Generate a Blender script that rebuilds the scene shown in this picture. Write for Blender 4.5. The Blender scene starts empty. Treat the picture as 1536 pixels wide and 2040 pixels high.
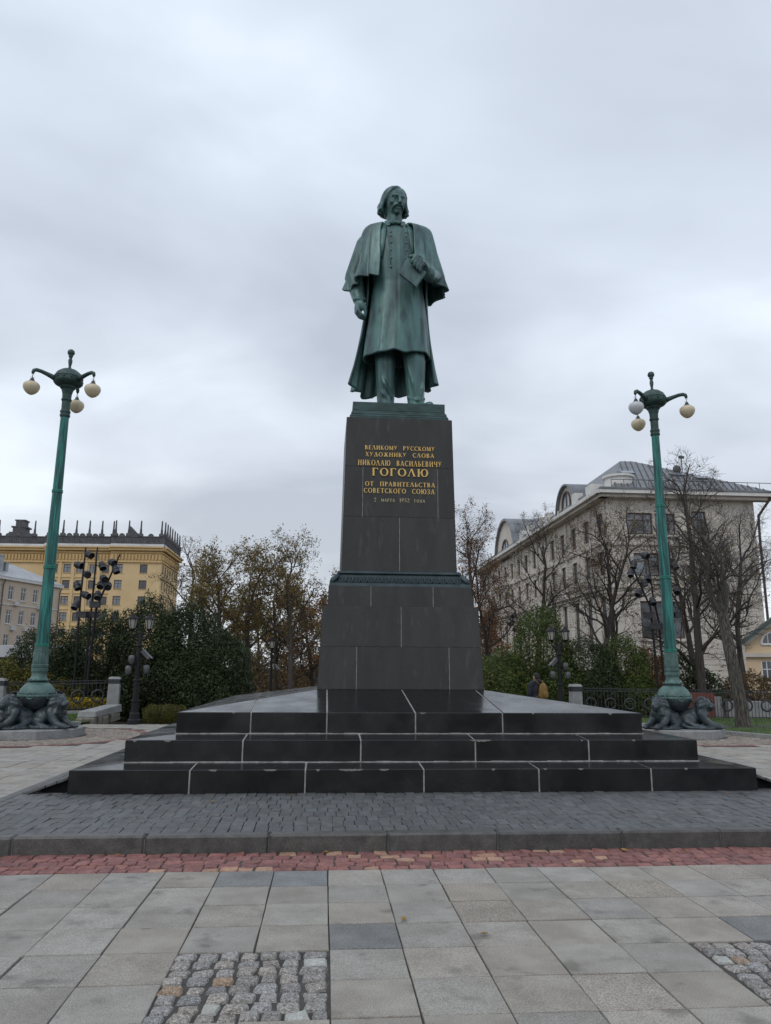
import bpy, bmesh, math, random
import numpy as np
from mathutils import Vector, Matrix

random.seed(7)
rng = np.random.default_rng(7)
sc = bpy.context.scene
COL = sc.collection
PI = math.pi
R = math.radians

# ------------------------------------------------------------------ camera
PITCH, YAW, ROLL, EYE = R(11.9), R(4.5), R(0.38), 1.6
_f = Vector((math.sin(YAW) * math.cos(PITCH), math.cos(YAW) * math.cos(PITCH), math.sin(PITCH)))
_r = Vector((math.cos(YAW), -math.sin(YAW), 0))
_u = _r.cross(_f)
_r2 = _r * math.cos(ROLL) + _u * math.sin(ROLL)
_u2 = -_r * math.sin(ROLL) + _u * math.cos(ROLL)
cam_data = bpy.data.cameras.new('camera')
cam_data.sensor_fit = 'HORIZONTAL'
cam_data.sensor_width = 36.0
cam_data.lens = 1490.0 / 1536.0 * 36.0
cam_data.clip_start = 0.05
cam_data.clip_end = 3000
cam = bpy.data.objects.new('camera', cam_data)
COL.objects.link(cam)
cam.matrix_world = Matrix(((_r2.x, _u2.x, -_f.x, 0), (_r2.y, _u2.y, -_f.y, 0), (_r2.z, _u2.z, -_f.z, EYE), (0, 0, 0, 1)))
sc.camera = cam

# ------------------------------------------------------------------ world: overcast sky
SUN_EL, SUN_AZ = R(48), R(215)      # azimuth clockwise from +Y: behind and left of the camera
world = bpy.data.worlds.new('World')
sc.world = world
world.use_nodes = True
wn, wl = world.node_tree.nodes, world.node_tree.links
wn.clear()
w_out = wn.new('ShaderNodeOutputWorld')
w_bg = wn.new('ShaderNodeBackground')
w_bg.inputs['Strength'].default_value = 0.10
sky = wn.new('ShaderNodeTexSky')
sky.sky_type = 'NISHITA'
sky.sun_disc = False
sky.sun_elevation = SUN_EL
sky.sun_rotation = SUN_AZ
sky.dust_density = 2.0
tc = wn.new('ShaderNodeTexCoord')
sep = wn.new('ShaderNodeSeparateXYZ')
wl.new(tc.outputs['Generated'], sep.inputs[0])
def wmath(op, a, b=None):
    n = wn.new('ShaderNodeMath'); n.operation = op
    for i, v in enumerate((a, b)):
        if v is None: continue
        if isinstance(v, (int, float)): n.inputs[i].default_value = v
        else: wl.new(v, n.inputs[i])
    return n.outputs[0]
zz = wmath('ADD', wmath('MAXIMUM', sep.outputs['Z'], 0.0), 0.22)
cb = wn.new('ShaderNodeCombineXYZ')
wl.new(wmath('DIVIDE', sep.outputs['X'], zz), cb.inputs['X'])
wl.new(wmath('DIVIDE', sep.outputs['Y'], zz), cb.inputs['Y'])
def wnoise(scale, detail, rough, dist, off):
    mp = wn.new('ShaderNodeMapping'); mp.inputs['Location'].default_value = off
    mp.inputs['Scale'].default_value = (1.0, 1.25, 1.0)
    wl.new(cb.outputs[0], mp.inputs['Vector'])
    n = wn.new('ShaderNodeTexNoise')
    n.inputs['Scale'].default_value = scale; n.inputs['Detail'].default_value = detail
    n.inputs['Roughness'].default_value = rough; n.inputs['Distortion'].default_value = dist
    wl.new(mp.outputs[0], n.inputs['Vector'])
    return n.outputs['Fac']
n1 = wnoise(0.75, 4.0, 0.48, 0.3, (3.1, 1.7, 0))
n2 = wnoise(1.9, 5.0, 0.5, 0.4, (7.3, 4.2, 0))
cov = wmath('ADD', wmath('MULTIPLY', n1, 0.74), wmath('MULTIPLY', n2, 0.26))
ramp = wn.new('ShaderNodeValToRGB')
cr = ramp.color_ramp
cr.elements[0].position = 0.375; cr.elements[0].color = (5.2, 5.65, 6.45, 1)
cr.elements[1].position = 0.60; cr.elements[1].color = (8.8, 9.5, 10.5, 1)
e = cr.elements.new(0.46); e.color = (6.3, 6.8, 7.65, 1)
e = cr.elements.new(0.54); e.color = (7.5, 8.1, 9.0, 1)
wl.new(cov, ramp.inputs['Fac'])
mixw = wn.new('ShaderNodeMix'); mixw.data_type = 'RGBA'
mixw.inputs['Factor'].default_value = 0.9
wl.new(sky.outputs['Color'], mixw.inputs['A'])
# the cloud deck is warmer towards the horizon and bluer overhead
hr_ = wn.new('ShaderNodeValToRGB')
hr_.color_ramp.elements[0].position = 0.02; hr_.color_ramp.elements[0].color = (1.05, 1.03, 0.985, 1)
hr_.color_ramp.elements[1].position = 0.55; hr_.color_ramp.elements[1].color = (0.975, 1.0, 1.03, 1)
wl.new(sep.outputs['Z'], hr_.inputs['Fac'])
tint = wn.new('ShaderNodeMix'); tint.data_type = 'RGBA'; tint.blend_type = 'MULTIPLY'; tint.inputs['Factor'].default_value = 1.0
wl.new(ramp.outputs['Color'], tint.inputs['A']); wl.new(hr_.outputs['Color'], tint.inputs['B'])
wl.new(tint.outputs['Result'], mixw.inputs['B'])
wl.new(mixw.outputs['Result'], w_bg.inputs['Color'])
wl.new(w_bg.outputs[0], w_out.inputs[0])

# ------------------------------------------------------------------ sun behind the cloud
sun_d = bpy.data.lights.new('sun', 'SUN')
sun_d.energy = 0.7
sun_d.angle = R(25)
sun_d.color = (1.0, 0.96, 0.9)
sun = bpy.data.objects.new('sun', sun_d)
COL.objects.link(sun)
_sd = Vector((math.sin(SUN_AZ) * math.cos(SUN_EL), math.cos(SUN_AZ) * math.cos(SUN_EL), math.sin(SUN_EL)))
sun.rotation_euler = _sd.to_track_quat('Z', 'Y').to_euler()

# ------------------------------------------------------------------ exposure
sc.view_settings.view_transform = 'Standard'
sc.view_settings.look = 'None'
sc.view_settings.exposure = 0.12
sc.view_settings.gamma = 1.0
sc.view_settings.use_curve_mapping = False
sc.cycles.use_denoising = True
sc.cycles.max_bounces = 6

# ================================================================== helpers
def tag(o, label=None, cat=None, group=None, kind=None):
    if label: o['label'] = label
    if cat: o['category'] = cat
    if group: o['group'] = group
    if kind: o['kind'] = kind
    return o

def empty(name, loc=(0, 0, 0), rz=0.0, parent=None):
    o = bpy.data.objects.new(name, None)
    o.empty_display_size = 0.2
    COL.objects.link(o)
    o.location = loc
    o.rotation_euler = (0, 0, rz)
    if parent: o.parent = parent
    return o

def wloc(o):
    v = Vector((0, 0, 0))
    while o is not None:
        v += o.location; o = o.parent
    return v

class MB:
    """collects vertices and faces of ONE mesh"""
    def __init__(s): s.v = []; s.f = []
    def add(s, vs, fs):
        b = len(s.v); s.v.extend(vs); s.f.extend(tuple(i + b for i in f) for f in fs); return s
    def box(s, x0, x1, y0, y1, z0, z1):
        return s.hexa([(x0, y0, z0), (x1, y0, z0), (x1, y1, z0), (x0, y1, z0)], [(x0, y0, z1), (x1, y0, z1), (x1, y1, z1), (x0, y1, z1)])
    def hexa(s, b, t):
        return s.add(list(b) + list(t), [(3, 2, 1, 0), (4, 5, 6, 7), (0, 1, 5, 4), (1, 2, 6, 5), (2, 3, 7, 6), (3, 0, 4, 7)])
    def prism(s, pts, z0, z1):
        n = len(pts)
        vs = [(p[0], p[1], z0) for p in pts] + [(p[0], p[1], z1) for p in pts]
        fs = [tuple(range(n - 1, -1, -1)), tuple(range(n, 2 * n))] + [(i, (i + 1) % n, n + (i + 1) % n, n + i) for i in range(n)]
        return s.add(vs, fs)
    def rot_box(s, c, size, q):
        """box centred at c, rotated by matrix/quaternion q"""
        hx, hy, hz = size[0] / 2, size[1] / 2, size[2] / 2
        pts = [(-hx, -hy, -hz), (hx, -hy, -hz), (hx, hy, -hz), (-hx, hy, -hz), (-hx, -hy, hz), (hx, -hy, hz), (hx, hy, hz), (-hx, hy, hz)]
        c = Vector(c)
        pts = [tuple(c + q @ Vector(p)) for p in pts]
        return s.hexa(pts[:4], pts[4:])
    def lathe(s, prof, seg=16, c=(0, 0, 0), flute=None, cap=True):
        """prof: (r, z) from bottom to top"""
        vs = []; n = len(prof)
        for r, z in prof:
            for k in range(seg):
                a = 2 * PI * k / seg
                rr = r * (1.0 if not flute else 1.0 - flute * (k % 2))
                vs.append((c[0] + rr * math.cos(a), c[1] + rr * math.sin(a), c[2] + z))
        fs = []
        for i in range(n - 1):
            for k in range(seg):
                k2 = (k + 1) % seg
                fs.append((i * seg + k, i * seg + k2, (i + 1) * seg + k2, (i + 1) * seg + k))
        if cap:
            fs.append(tuple(range(seg - 1, -1, -1)))
            fs.append(tuple((n - 1) * seg + k for k in range(seg)))
        return s.add(vs, fs)
    def tube(s, pts, rad, seg=8, cap=True, flat=None):
        pts = [Vector(p) for p in pts]; n = len(pts)
        if isinstance(rad, (int, float)): rad = [rad] * n
        vs = []; up = None
        for i in range(n):
            d = (pts[min(i + 1, n - 1)] - pts[max(i - 1, 0)])
            if d.length < 1e-9: d = Vector((0, 0, 1))
            d.normalize()
            if up is None:
                up = Vector((0, 0, 1)) if abs(d.z) < 0.95 else Vector((1, 0, 0))
            x = up.cross(d); x.normalize(); y = d.cross(x); up = y
            for k in range(seg):
                a = 2 * PI * k / seg
                vs.append(tuple(pts[i] + rad[i] * (math.cos(a) * x + (flat or 1.0) * math.sin(a) * y)))
        fs = []
        for i in range(n - 1):
            for k in range(seg):
                k2 = (k + 1) % seg
                fs.append((i * seg + k, i * seg + k2, (i + 1) * seg + k2, (i + 1) * seg + k))
        if cap:
            fs.append(tuple(range(seg - 1, -1, -1)))
            fs.append(tuple((n - 1) * seg + k for k in range(seg)))
        return s.add(vs, fs)
    def ball(s, c, r, seg=12, rings=8, q=None):
        if isinstance(r, (int, float)): r = (r, r, r)
        c = Vector(c); vs = []; fs = []
        def P(x, y, z):
            v = Vector((x * r[0], y * r[1], z * r[2]))
            return tuple(c + (q @ v if q else v))
        vs.append(P(0, 0, -1))
        for i in range(1, rings):
            a = -PI / 2 + PI * i / rings
            for k in range(seg):
                b = 2 * PI * k / seg
                vs.append(P(math.cos(a) * math.cos(b), math.cos(a) * math.sin(b), math.sin(a)))
        vs.append(P(0, 0, 1)); last = len(vs) - 1
        for k in range(seg):
            fs.append((0, 1 + (k + 1) % seg, 1 + k))
            fs.append((last, 1 + (rings - 2) * seg + k, 1 + (rings - 2) * seg + (k + 1) % seg))
        for i in range(rings - 2):
            for k in range(seg):
                k2 = (k + 1) % seg
                fs.append((1 + i * seg + k, 1 + i * seg + k2, 1 + (i + 1) * seg + k2, 1 + (i + 1) * seg + k))
        return s.add(vs, fs)
    def capsule(s, a, b, ra, rb, seg=10):
        """tapered limb with round ends"""
        a = Vector(a); b = Vector(b); d = b - a; L = d.length; d = d / L if L > 1e-6 else Vector((0, 0, 1))
        pts = []; rad = []
        for t in (1.0, 0.85, 0.5):
            pts.append(a - d * ra * t); rad.append(ra * math.sqrt(max(0.02, 1 - t * t)))
        pts.append(a); rad.append(ra); pts.append(b); rad.append(rb)
        for t in (0.5, 0.85, 1.0):
            pts.append(b + d * rb * t); rad.append(rb * math.sqrt(max(0.02, 1 - t * t)))
        return s.tube(pts, rad, seg)
    def limb(s, pts, rad, seg=10):
        for i in range(len(pts) - 1): s.capsule(pts[i], pts[i + 1], rad[i], rad[i + 1], seg)
        return s
    def torus(s, c, r, rr, seg=20, sub=6, q=None):
        c = Vector(c); vs = []; fs = []
        for i in range(seg):
            a = 2 * PI * i / seg
            for k in range(sub):
                b = 2 * PI * k / sub
                v = Vector(((r + rr * math.cos(b)) * math.cos(a), (r + rr * math.cos(b)) * math.sin(a), rr * math.sin(b)))
                vs.append(tuple(c + (q @ v if q else v)))
        for i in range(seg):
            for k in range(sub):
                i2, k2 = (i + 1) % seg, (k + 1) % sub
                fs.append((i * sub + k, i2 * sub + k, i2 * sub + k2, i * sub + k2))
        return s.add(vs, fs)
    def mesh(s, name, off=None):
        me = bpy.data.meshes.new(name)
        v = s.v if off is None else [(p[0] - off[0], p[1] - off[1], p[2] - off[2]) for p in s.v]
        me.from_pydata(v, [], s.f)
        me.update()
        return me
    def build(s, name, mat, parent=None, world=False, smooth=False, bevel=0.0):
        """one mesh object; world=True: coordinates are world ones"""
        off = wloc(parent) if (world and parent is not None) else None
        me = s.mesh(name, off)
        if bevel: bevel_mesh(me, bevel)
        return link(name, me, mat, parent, smooth)

def link(name, me, mat, parent=None, smooth=False):
    if mat is not None and not me.materials: me.materials.append(mat)
    if smooth:
        me.polygons.foreach_set('use_smooth', [True] * len(me.polygons))
        if smooth != True:
            try: me.set_sharp_from_angle(angle=smooth)
            except Exception: pass
    o = bpy.data.objects.new(name, me)
    COL.objects.link(o)
    if parent is not None: o.parent = parent
    return o

def bevel_mesh(me, w, seg=1):
    bm = bmesh.new(); bm.from_mesh(me)
    bmesh.ops.bevel(bm, geom=list(bm.edges), offset=w, segments=seg, affect='EDGES', clamp_overlap=True)
    bm.to_mesh(me); bm.free(); me.update()

def blob(mb, voxel, smooth=4, factor=0.5, name='blob'):
    """union of overlapping closed shapes as one continuous surface"""
    me = mb.mesh(name + '_src')
    o = bpy.data.objects.new(name + '_src', me); COL.objects.link(o)
    m = o.modifiers.new('r', 'REMESH'); m.mode = 'VOXEL'; m.voxel_size = voxel
    if smooth:
        k = o.modifiers.new('s', 'SMOOTH'); k.factor = factor; k.iterations = smooth
    dg = bpy.context.evaluated_depsgraph_get()
    out = bpy.data.meshes.new_from_object(o.evaluated_get(dg), depsgraph=dg)
    out.name = name
    bpy.data.objects.remove(o); bpy.data.meshes.remove(me)
    return out

def copy_tree(o, parent=None):
    c = o.copy(); COL.objects.link(c)
    if parent is not None: c.parent = parent
    for ch in list(o.children):
        copy_tree(ch, c)
    return c

# ================================================================== materials
MATS = {}
def nodes_of(name):
    m = bpy.data.materials.new(name); m.use_nodes = True
    nt = m.node_tree; return m, nt.nodes, nt.links, nt.nodes['Principled BSDF']

def mat(name, c1, c2=None, scale=6.0, rough=0.7, detail=6.0, bump=0.0, bump_scale=None, spec=None, metal=0.0,
        vary=0.0, island=False, stretch=(1, 1, 1), speck=None, lo=0.35, hi=0.65, rough2=None, stain=None, world_co=False, translucent=0.0, coat=0.0):
    """procedural surface: two colours mixed by noise, optional speckle, stain patches, per-piece tint and fine relief"""
    m, N, L, b = nodes_of(name)
    b.inputs['Roughness'].default_value = rough
    b.inputs['Metallic'].default_value = metal
    if spec is not None: b.inputs['Specular IOR Level'].default_value = spec
    if coat: b.inputs['Coat Weight'].default_value = coat
    if world_co:
        g = N.new('ShaderNodeNewGeometry'); co = g.outputs['Position']
    else:
        t = N.new('ShaderNodeTexCoord'); co = t.outputs['Object']
    info = N.new('ShaderNodeObjectInfo')
    mp = N.new('ShaderNodeMapping'); mp.inputs['Scale'].default_value = stretch
    L.new(co, mp.inputs['Vector'])
    if vary and not world_co:
        # every piece gets its own place in the noise
        ad = N.new('ShaderNodeVectorMath'); ad.operation = 'MULTIPLY_ADD'
        cc = N.new('ShaderNodeCombineXYZ')
        for i in range(3): L.new(info.outputs['Random'], cc.inputs[i])
        L.new(cc.outputs[0], ad.inputs[0]); ad.inputs[1].default_value = (91, 53, 37)
        L.new(mp.outputs[0], ad.inputs[2]); vec = ad.outputs[0]
    else: vec = mp.outputs[0]
    no = N.new('ShaderNodeTexNoise')
    no.inputs['Scale'].default_value = scale; no.inputs['Detail'].default_value = detail; no.inputs['Roughness'].default_value = 0.6
    L.new(vec, no.inputs['Vector'])
    rp = N.new('ShaderNodeValToRGB')
    rp.color_ramp.elements[0].position = lo; rp.color_ramp.elements[1].position = hi
    rp.color_ramp.elements[0].color = (*c1, 1); rp.color_ramp.elements[1].color = (*(c2 or c1), 1)
    L.new(no.outputs['Fac'], rp.inputs['Fac'])
    col = rp.outputs['Color']
    def mix(a, bcol, fac, mode='MIX'):
        x = N.new('ShaderNodeMix'); x.data_type = 'RGBA'; x.blend_type = mode
        if isinstance(fac, (int, float)): x.inputs['Factor'].default_value = fac
        else: L.new(fac, x.inputs['Factor'])
        L.new(a, x.inputs['A'])
        if isinstance(bcol, tuple): x.inputs['B'].default_value = (*bcol, 1)
        else: L.new(bcol, x.inputs['B'])
        return x.outputs['Result']
    if speck:
        sn = N.new('ShaderNodeTexNoise'); sn.inputs['Scale'].default_value = speck[1]; sn.inputs['Detail'].default_value = 2.0
        L.new(vec, sn.inputs['Vector'])
        sr = N.new('ShaderNodeValToRGB'); sr.color_ramp.elements[0].position = 0.38; sr.color_ramp.elements[1].position = 0.62
        k = speck[0]
        sr.color_ramp.elements[0].color = (1 - k, 1 - k, 1 - k, 1); sr.color_ramp.elements[1].color = (1 + k, 1 + k, 1 + k, 1)
        L.new(sn.outputs['Fac'], sr.inputs['Fac'])
        col = mix(col, sr.outputs['Color'], 1.0, 'MULTIPLY')
    if stain:
        # stain: (colour, scale, threshold, strength)
        st = N.new('ShaderNodeTexNoise'); st.inputs['Scale'].default_value = stain[1]; st.inputs['Detail'].default_value = 4.0
        L.new(vec, st.inputs['Vector'])
        sr = N.new('ShaderNodeValToRGB'); sr.color_ramp.elements[0].position = stain[2]; sr.color_ramp.elements[1].position = stain[2] + 0.12
        sr.color_ramp.elements[0].color = (0, 0, 0, 1); sr.color_ramp.elements[1].color = (stain[3],) * 3 + (1,)
        L.new(st.outputs['Fac'], sr.inputs['Fac'])
        col = mix(col, stain[0], sr.outputs['Color'])
    if vary:
        if island:
            g2 = N.new('ShaderNodeNewGeometry'); rnd = g2.outputs['Random Per Island']
        else: rnd = info.outputs['Random']
        wn_ = N.new('ShaderNodeTexWhiteNoise'); wn_.noise_dimensions = '1D'
        L.new(rnd, wn_.inputs['W'])
        hs = N.new('ShaderNodeMix'); hs.data_type = 'RGBA'; hs.blend_type = 'MIX'
        mr = N.new('ShaderNodeMapRange'); mr.inputs['To Min'].default_value = 1 - vary; mr.inputs['To Max'].default_value = 1 + vary
        L.new(rnd, mr.inputs['Value'])
        cmb = N.new('ShaderNodeCombineXYZ')
        for i in range(3): L.new(mr.outputs[0], cmb.inputs[i])
        col = mix(col, cmb.outputs[0], 1.0, 'MULTIPLY')
        # a slight warm or cool cast of its own
        mx = N.new('ShaderNodeMix'); mx.data_type = 'RGBA'
        mx.inputs['A'].default_value = (1.07, 1.0, 0.90, 1); mx.inputs['B'].default_value = (0.94, 1.0, 1.07, 1)
        L.new(wn_.outputs['Value'], mx.inputs['Factor'])
        col = mix(col, mx.outputs['Result'], min(1.0, vary * 3.2), 'MULTIPLY')
    L.new(col, b.inputs['Base Color'])
    if rough2 is not None:
        mr2 = N.new('ShaderNodeMapRange'); mr2.inputs['To Min'].default_value = rough; mr2.inputs['To Max'].default_value = rough2
        mr2.inputs['From Min'].default_value = 0.35; mr2.inputs['From Max'].default_value = 0.65
        L.new(no.outputs['Fac'], mr2.inputs['Value']); L.new(mr2.outputs[0], b.inputs['Roughness'])
    if bump:
        bn = N.new('ShaderNodeTexNoise'); bn.inputs['Scale'].default_value = bump_scale or scale * 4; bn.inputs['Detail'].default_value = 4.0
        L.new(vec, bn.inputs['Vector'])
        bp = N.new('ShaderNodeBump'); bp.inputs['Strength'].default_value = bump; bp.inputs['Distance'].default_value = 0.02
        L.new(bn.outputs['Fac'], bp.inputs['Height']); L.new(bp.outputs[0], b.inputs['Normal'])
    if translucent:
        tr = N.new('ShaderNodeBsdfTranslucent'); L.new(col, tr.inputs['Color'])
        ms = N.new('ShaderNodeMixShader'); ms.inputs[0].default_value = translucent
        out = N['Material Output']
        L.new(b.outputs[0], ms.inputs[1]); L.new(tr.outputs[0], ms.inputs[2]); L.new(ms.outputs[0], out.inputs['Surface'])
    MATS[name] = m
    return m

def leaf_mat(name, cols, rough=0.5, trans=0.3):
    m, N, L, b = nodes_of(name)
    g = N.new('ShaderNodeNewGeometry')
    rp = N.new('ShaderNodeValToRGB'); rp.color_ramp.interpolation = 'LINEAR'
    n = len(cols)
    while len(rp.color_ramp.elements) < n: rp.color_ramp.elements.new(0.5)
    for i, c in enumerate(cols):
        rp.color_ramp.elements[i].position = i / (n - 1); rp.color_ramp.elements[i].color = (*c, 1)
    L.new(g.outputs['Random Per Island'], rp.inputs['Fac'])
    # clumps of older and younger growth
    t = N.new('ShaderNodeTexNoise'); t.inputs['Scale'].default_value = 0.9; t.inputs['Detail'].default_value = 3
    L.new(g.outputs['Position'], t.inputs['Vector'])
    mr = N.new('ShaderNodeMapRange'); mr.inputs['From Min'].default_value = 0.3; mr.inputs['From Max'].default_value = 0.7
    mr.inputs['To Min'].default_value = 0.65; mr.inputs['To Max'].default_value = 1.35
    L.new(t.outputs['Fac'], mr.inputs['Value'])
    mx = N.new('ShaderNodeMix'); mx.data_type = 'RGBA'; mx.blend_type = 'MULTIPLY'; mx.inputs['Factor'].default_value = 1.0
    cmb = N.new('ShaderNodeCombineXYZ')
    for i in range(3): L.new(mr.outputs[0], cmb.inputs[i])
    L.new(rp.outputs['Color'], mx.inputs['A']); L.new(cmb.outputs[0], mx.inputs['B'])
    L.new(mx.outputs['Result'], b.inputs['Base Color'])
    b.inputs['Roughness'].default_value = rough
    b.inputs['Specular IOR Level'].default_value = 0.3
    tr = N.new('ShaderNodeBsdfTranslucent'); L.new(mx.outputs['Result'], tr.inputs['Color'])
    ms = N.new('ShaderNodeMixShader'); ms.inputs[0].default_value = trans
    L.new(b.outputs[0], ms.inputs[1]); L.new(tr.outputs[0], ms.inputs[2]); L.new(ms.outputs[0], N['Material Output'].inputs['Surface'])
    MATS[name] = m
    return m

mat('soil', (0.045, 0.038, 0.028), (0.09, 0.07, 0.045), 1.5, 0.95, bump=0.5, world_co=True)
mat('joint', (0.035, 0.034, 0.031), (0.075, 0.072, 0.066), 5, 0.95, bump=0.4, world_co=True)
mat('slab', (0.242, 0.222, 0.194), (0.322, 0.300, 0.266), 3.6, 0.80, vary=0.10, speck=(0.27, 170), bump=0.15, bump_scale=160, stain=((0.105, 0.097, 0.086), 4.2, 0.60, 0.62), rough2=0.66)
mat('slab_blue', (0.135, 0.140, 0.140), (0.205, 0.208, 0.206), 3.5, 0.7, vary=0.08, speck=(0.25, 120), bump=0.1, bump_scale=160)
mat('slab_tan', (0.235, 0.208, 0.175), (0.305, 0.274, 0.236), 3.0, 0.8, vary=0.08, speck=(0.35, 120), bump=0.12, bump_scale=160)
mat('slab_far', (0.245, 0.23, 0.205), (0.33, 0.31, 0.28), 0.7, 0.75, vary=0.14, island=True, world_co=True, speck=(0.15, 60))
mat('sett_red', (0.165, 0.066, 0.062), (0.27, 0.125, 0.11), 14, 0.72, vary=0.22, speck=(0.2, 90), bump=0.5, bump_scale=45)
mat('sett_pink', (0.30, 0.17, 0.12), (0.40, 0.25, 0.17), 12, 0.75, vary=0.14, speck=(0.2, 90), bump=0.5, bump_scale=45)
mat('sett_red_far', (0.15, 0.062, 0.055), (0.23, 0.105, 0.09), 8, 0.75, vary=0.2, island=True, world_co=True)
mat('cobble_dark', (0.064, 0.066, 0.068), (0.112, 0.114, 0.116), 10, 0.6, vary=0.16, bump=0.45, bump_scale=40, speck=(0.15, 120))
mat('cobble_dark_far', (0.066, 0.068, 0.070), (0.114, 0.116, 0.118), 6, 0.6, vary=0.16, island=True, world_co=True, bump=0.3, bump_scale=40)
mat('cobble_grey', (0.14, 0.132, 0.125), (0.33, 0.31, 0.29), 60, 0.75, vary=0.22, speck=(0.45, 150), bump=0.6, bump_scale=35)
mat('cobble_tan', (0.20, 0.145, 0.10), (0.32, 0.24, 0.175), 50, 0.75, vary=0.15, speck=(0.4, 150), bump=0.6, bump_scale=35)
mat('cobble_white', (0.30, 0.305, 0.28), (0.41, 0.415, 0.385), 40, 0.7, vary=0.08, speck=(0.2, 150), bump=0.3, bump_scale=35)
mat('cobble_far', (0.20, 0.165, 0.14), (0.30, 0.26, 0.22), 6, 0.8, vary=0.25, island=True, world_co=True)
mat('kerb', (0.050, 0.048, 0.045), (0.092, 0.089, 0.083), 9, 0.46, vary=0.1, speck=(0.35, 160), bump=0.15, bump_scale=120)
mat('kerb_pale', (0.27, 0.265, 0.25), (0.36, 0.35, 0.33), 5, 0.75, speck=(0.2, 90), vary=0.06)
mat('granite_black', (0.0055, 0.0057, 0.0064), (0.011, 0.0112, 0.012), 2.2, 0.15, spec=0.55, vary=0.12, speck=(0.35, 200), rough2=0.30, bump=0.02, bump_scale=8)
mat('granite_dark', (0.030, 0.0290, 0.0275), (0.047, 0.0450, 0.0425), 1.6, 0.36, spec=0.36, vary=0.10, stretch=(2.0, 2.0, 0.5), speck=(0.3, 160), rough2=0.5, stain=((0.075, 0.077, 0.08), 5.0, 0.60, 0.45))
mat('mortar', (0.20, 0.20, 0.195), (0.36, 0.36, 0.35), 12, 0.9, bump=0.3)
mat('mortar_dim', (0.10, 0.10, 0.10), (0.19, 0.19, 0.185), 10, 0.9)
mat('chip', (0.16, 0.15, 0.135), (0.26, 0.25, 0.23), 30, 0.9, bump=0.4)
mat('bronze', (0.040, 0.072, 0.076), (0.098, 0.205, 0.192), 1.8, 0.50, stretch=(2.6, 2.6, 0.55), metal=0.15, bump=0.12, bump_scale=12, stain=((0.024, 0.036, 0.040), 3.0, 0.57, 0.7), lo=0.34, hi=0.64, rough2=0.38, detail=8)
mat('bronze_plinth', (0.016, 0.036, 0.036), (0.045, 0.09, 0.085), 4, 0.5, stretch=(1, 1, 2.5), metal=0.15, bump=0.2, bump_scale=18)
mat('bronze_moulding', (0.022, 0.038, 0.044), (0.05, 0.078, 0.085), 6, 0.45, metal=0.2)
mat('patina_green', (0.010, 0.078, 0.072), (0.030, 0.225, 0.19), 2.2, 0.5, stretch=(9, 9, 0.55), metal=0.1, lo=0.42, hi=0.6, stain=((0.012, 0.040, 0.042), 1.6, 0.52, 0.85), detail=8)
mat('patina_ring', (0.014, 0.14, 0.105), (0.025, 0.22, 0.165), 8, 0.5, metal=0.1)
mat('patina_dark', (0.018, 0.040, 0.038), (0.05, 0.10, 0.088), 7, 0.55, metal=0.15, bump=0.4, bump_scale=30)
mat('patina_mid', (0.045, 0.088, 0.082), (0.105, 0.185, 0.168), 5, 0.5, metal=0.1, bump=0.2, bump_scale=25)
mat('lion_bronze', (0.020, 0.028, 0.033), (0.062, 0.082, 0.09), 5, 0.42, metal=0.2, bump=0.25, bump_scale=22)
mat('gold', (0.66, 0.42, 0.11), (0.80, 0.55, 0.19), 18, 0.4, metal=0.25)
mat('gold_worn', (0.42, 0.36, 0.22), (0.62, 0.54, 0.34), 30, 0.5, metal=0.15)
mat('globe', (0.72, 0.63, 0.45), (0.80, 0.71, 0.53), 3, 0.35, translucent=0.25)
mat('globe_white', (0.66, 0.68, 0.70), (0.74, 0.76, 0.78), 3, 0.3, translucent=0.25)
mat('iron', (0.007, 0.007, 0.008), (0.014, 0.014, 0.016), 12, 0.6, spec=0.3)
mat('iron_grey', (0.022, 0.023, 0.028), (0.040, 0.042, 0.048), 10, 0.5, metal=0.1)
mat('lantern_glass', (0.42, 0.41, 0.37), (0.52, 0.51, 0.47), 6, 0.35, translucent=0.3)
mat('lens', (0.02, 0.02, 0.024), (0.06, 0.06, 0.07), 5, 0.12)
mat('camera_grey', (0.06, 0.063, 0.067), (0.11, 0.113, 0.118), 5, 0.45)
mat('granite_grey', (0.20, 0.205, 0.205), (0.30, 0.30, 0.295), 4, 0.75, speck=(0.2, 90), stain=((0.10, 0.10, 0.10), 2.0, 0.62, 0.6))
mat('stone_rough', (0.13, 0.115, 0.09), (0.26, 0.24, 0.2), 5, 0.9, bump=0.8, bump_scale=12)
mat('fence_steel', (0.030, 0.031, 0.034), (0.05, 0.052, 0.056), 10, 0.5, metal=0.2)
mat('bark', (0.030, 0.024, 0.020), (0.075, 0.062, 0.052), 3, 0.92, stretch=(4, 4, 0.7), bump=0.8, bump_scale=14)
mat('bark_pale', (0.034, 0.030, 0.025), (0.125, 0.112, 0.095), 4.5, 0.92, lo=0.42, hi=0.6, stretch=(6, 6, 1.0), bump=1.0, bump_scale=16)
mat('grass_soil', (0.035, 0.06, 0.018), (0.07, 0.10, 0.028), 2.0, 0.95, world_co=True, bump=0.5, bump_scale=30)
leaf_mat('grass', [(0.035, 0.085, 0.014), (0.075, 0.15, 0.028), (0.13, 0.19, 0.045)])
leaf_mat('leaf_dark', [(0.014, 0.025, 0.010), (0.028, 0.046, 0.017), (0.046, 0.066, 0.025), (0.080, 0.098, 0.042)], 0.6, 0.25)
leaf_mat('leaf_green', [(0.022, 0.046, 0.012), (0.048, 0.088, 0.02), (0.088, 0.128, 0.03), (0.16, 0.155, 0.035)], 0.45, 0.3)
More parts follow.
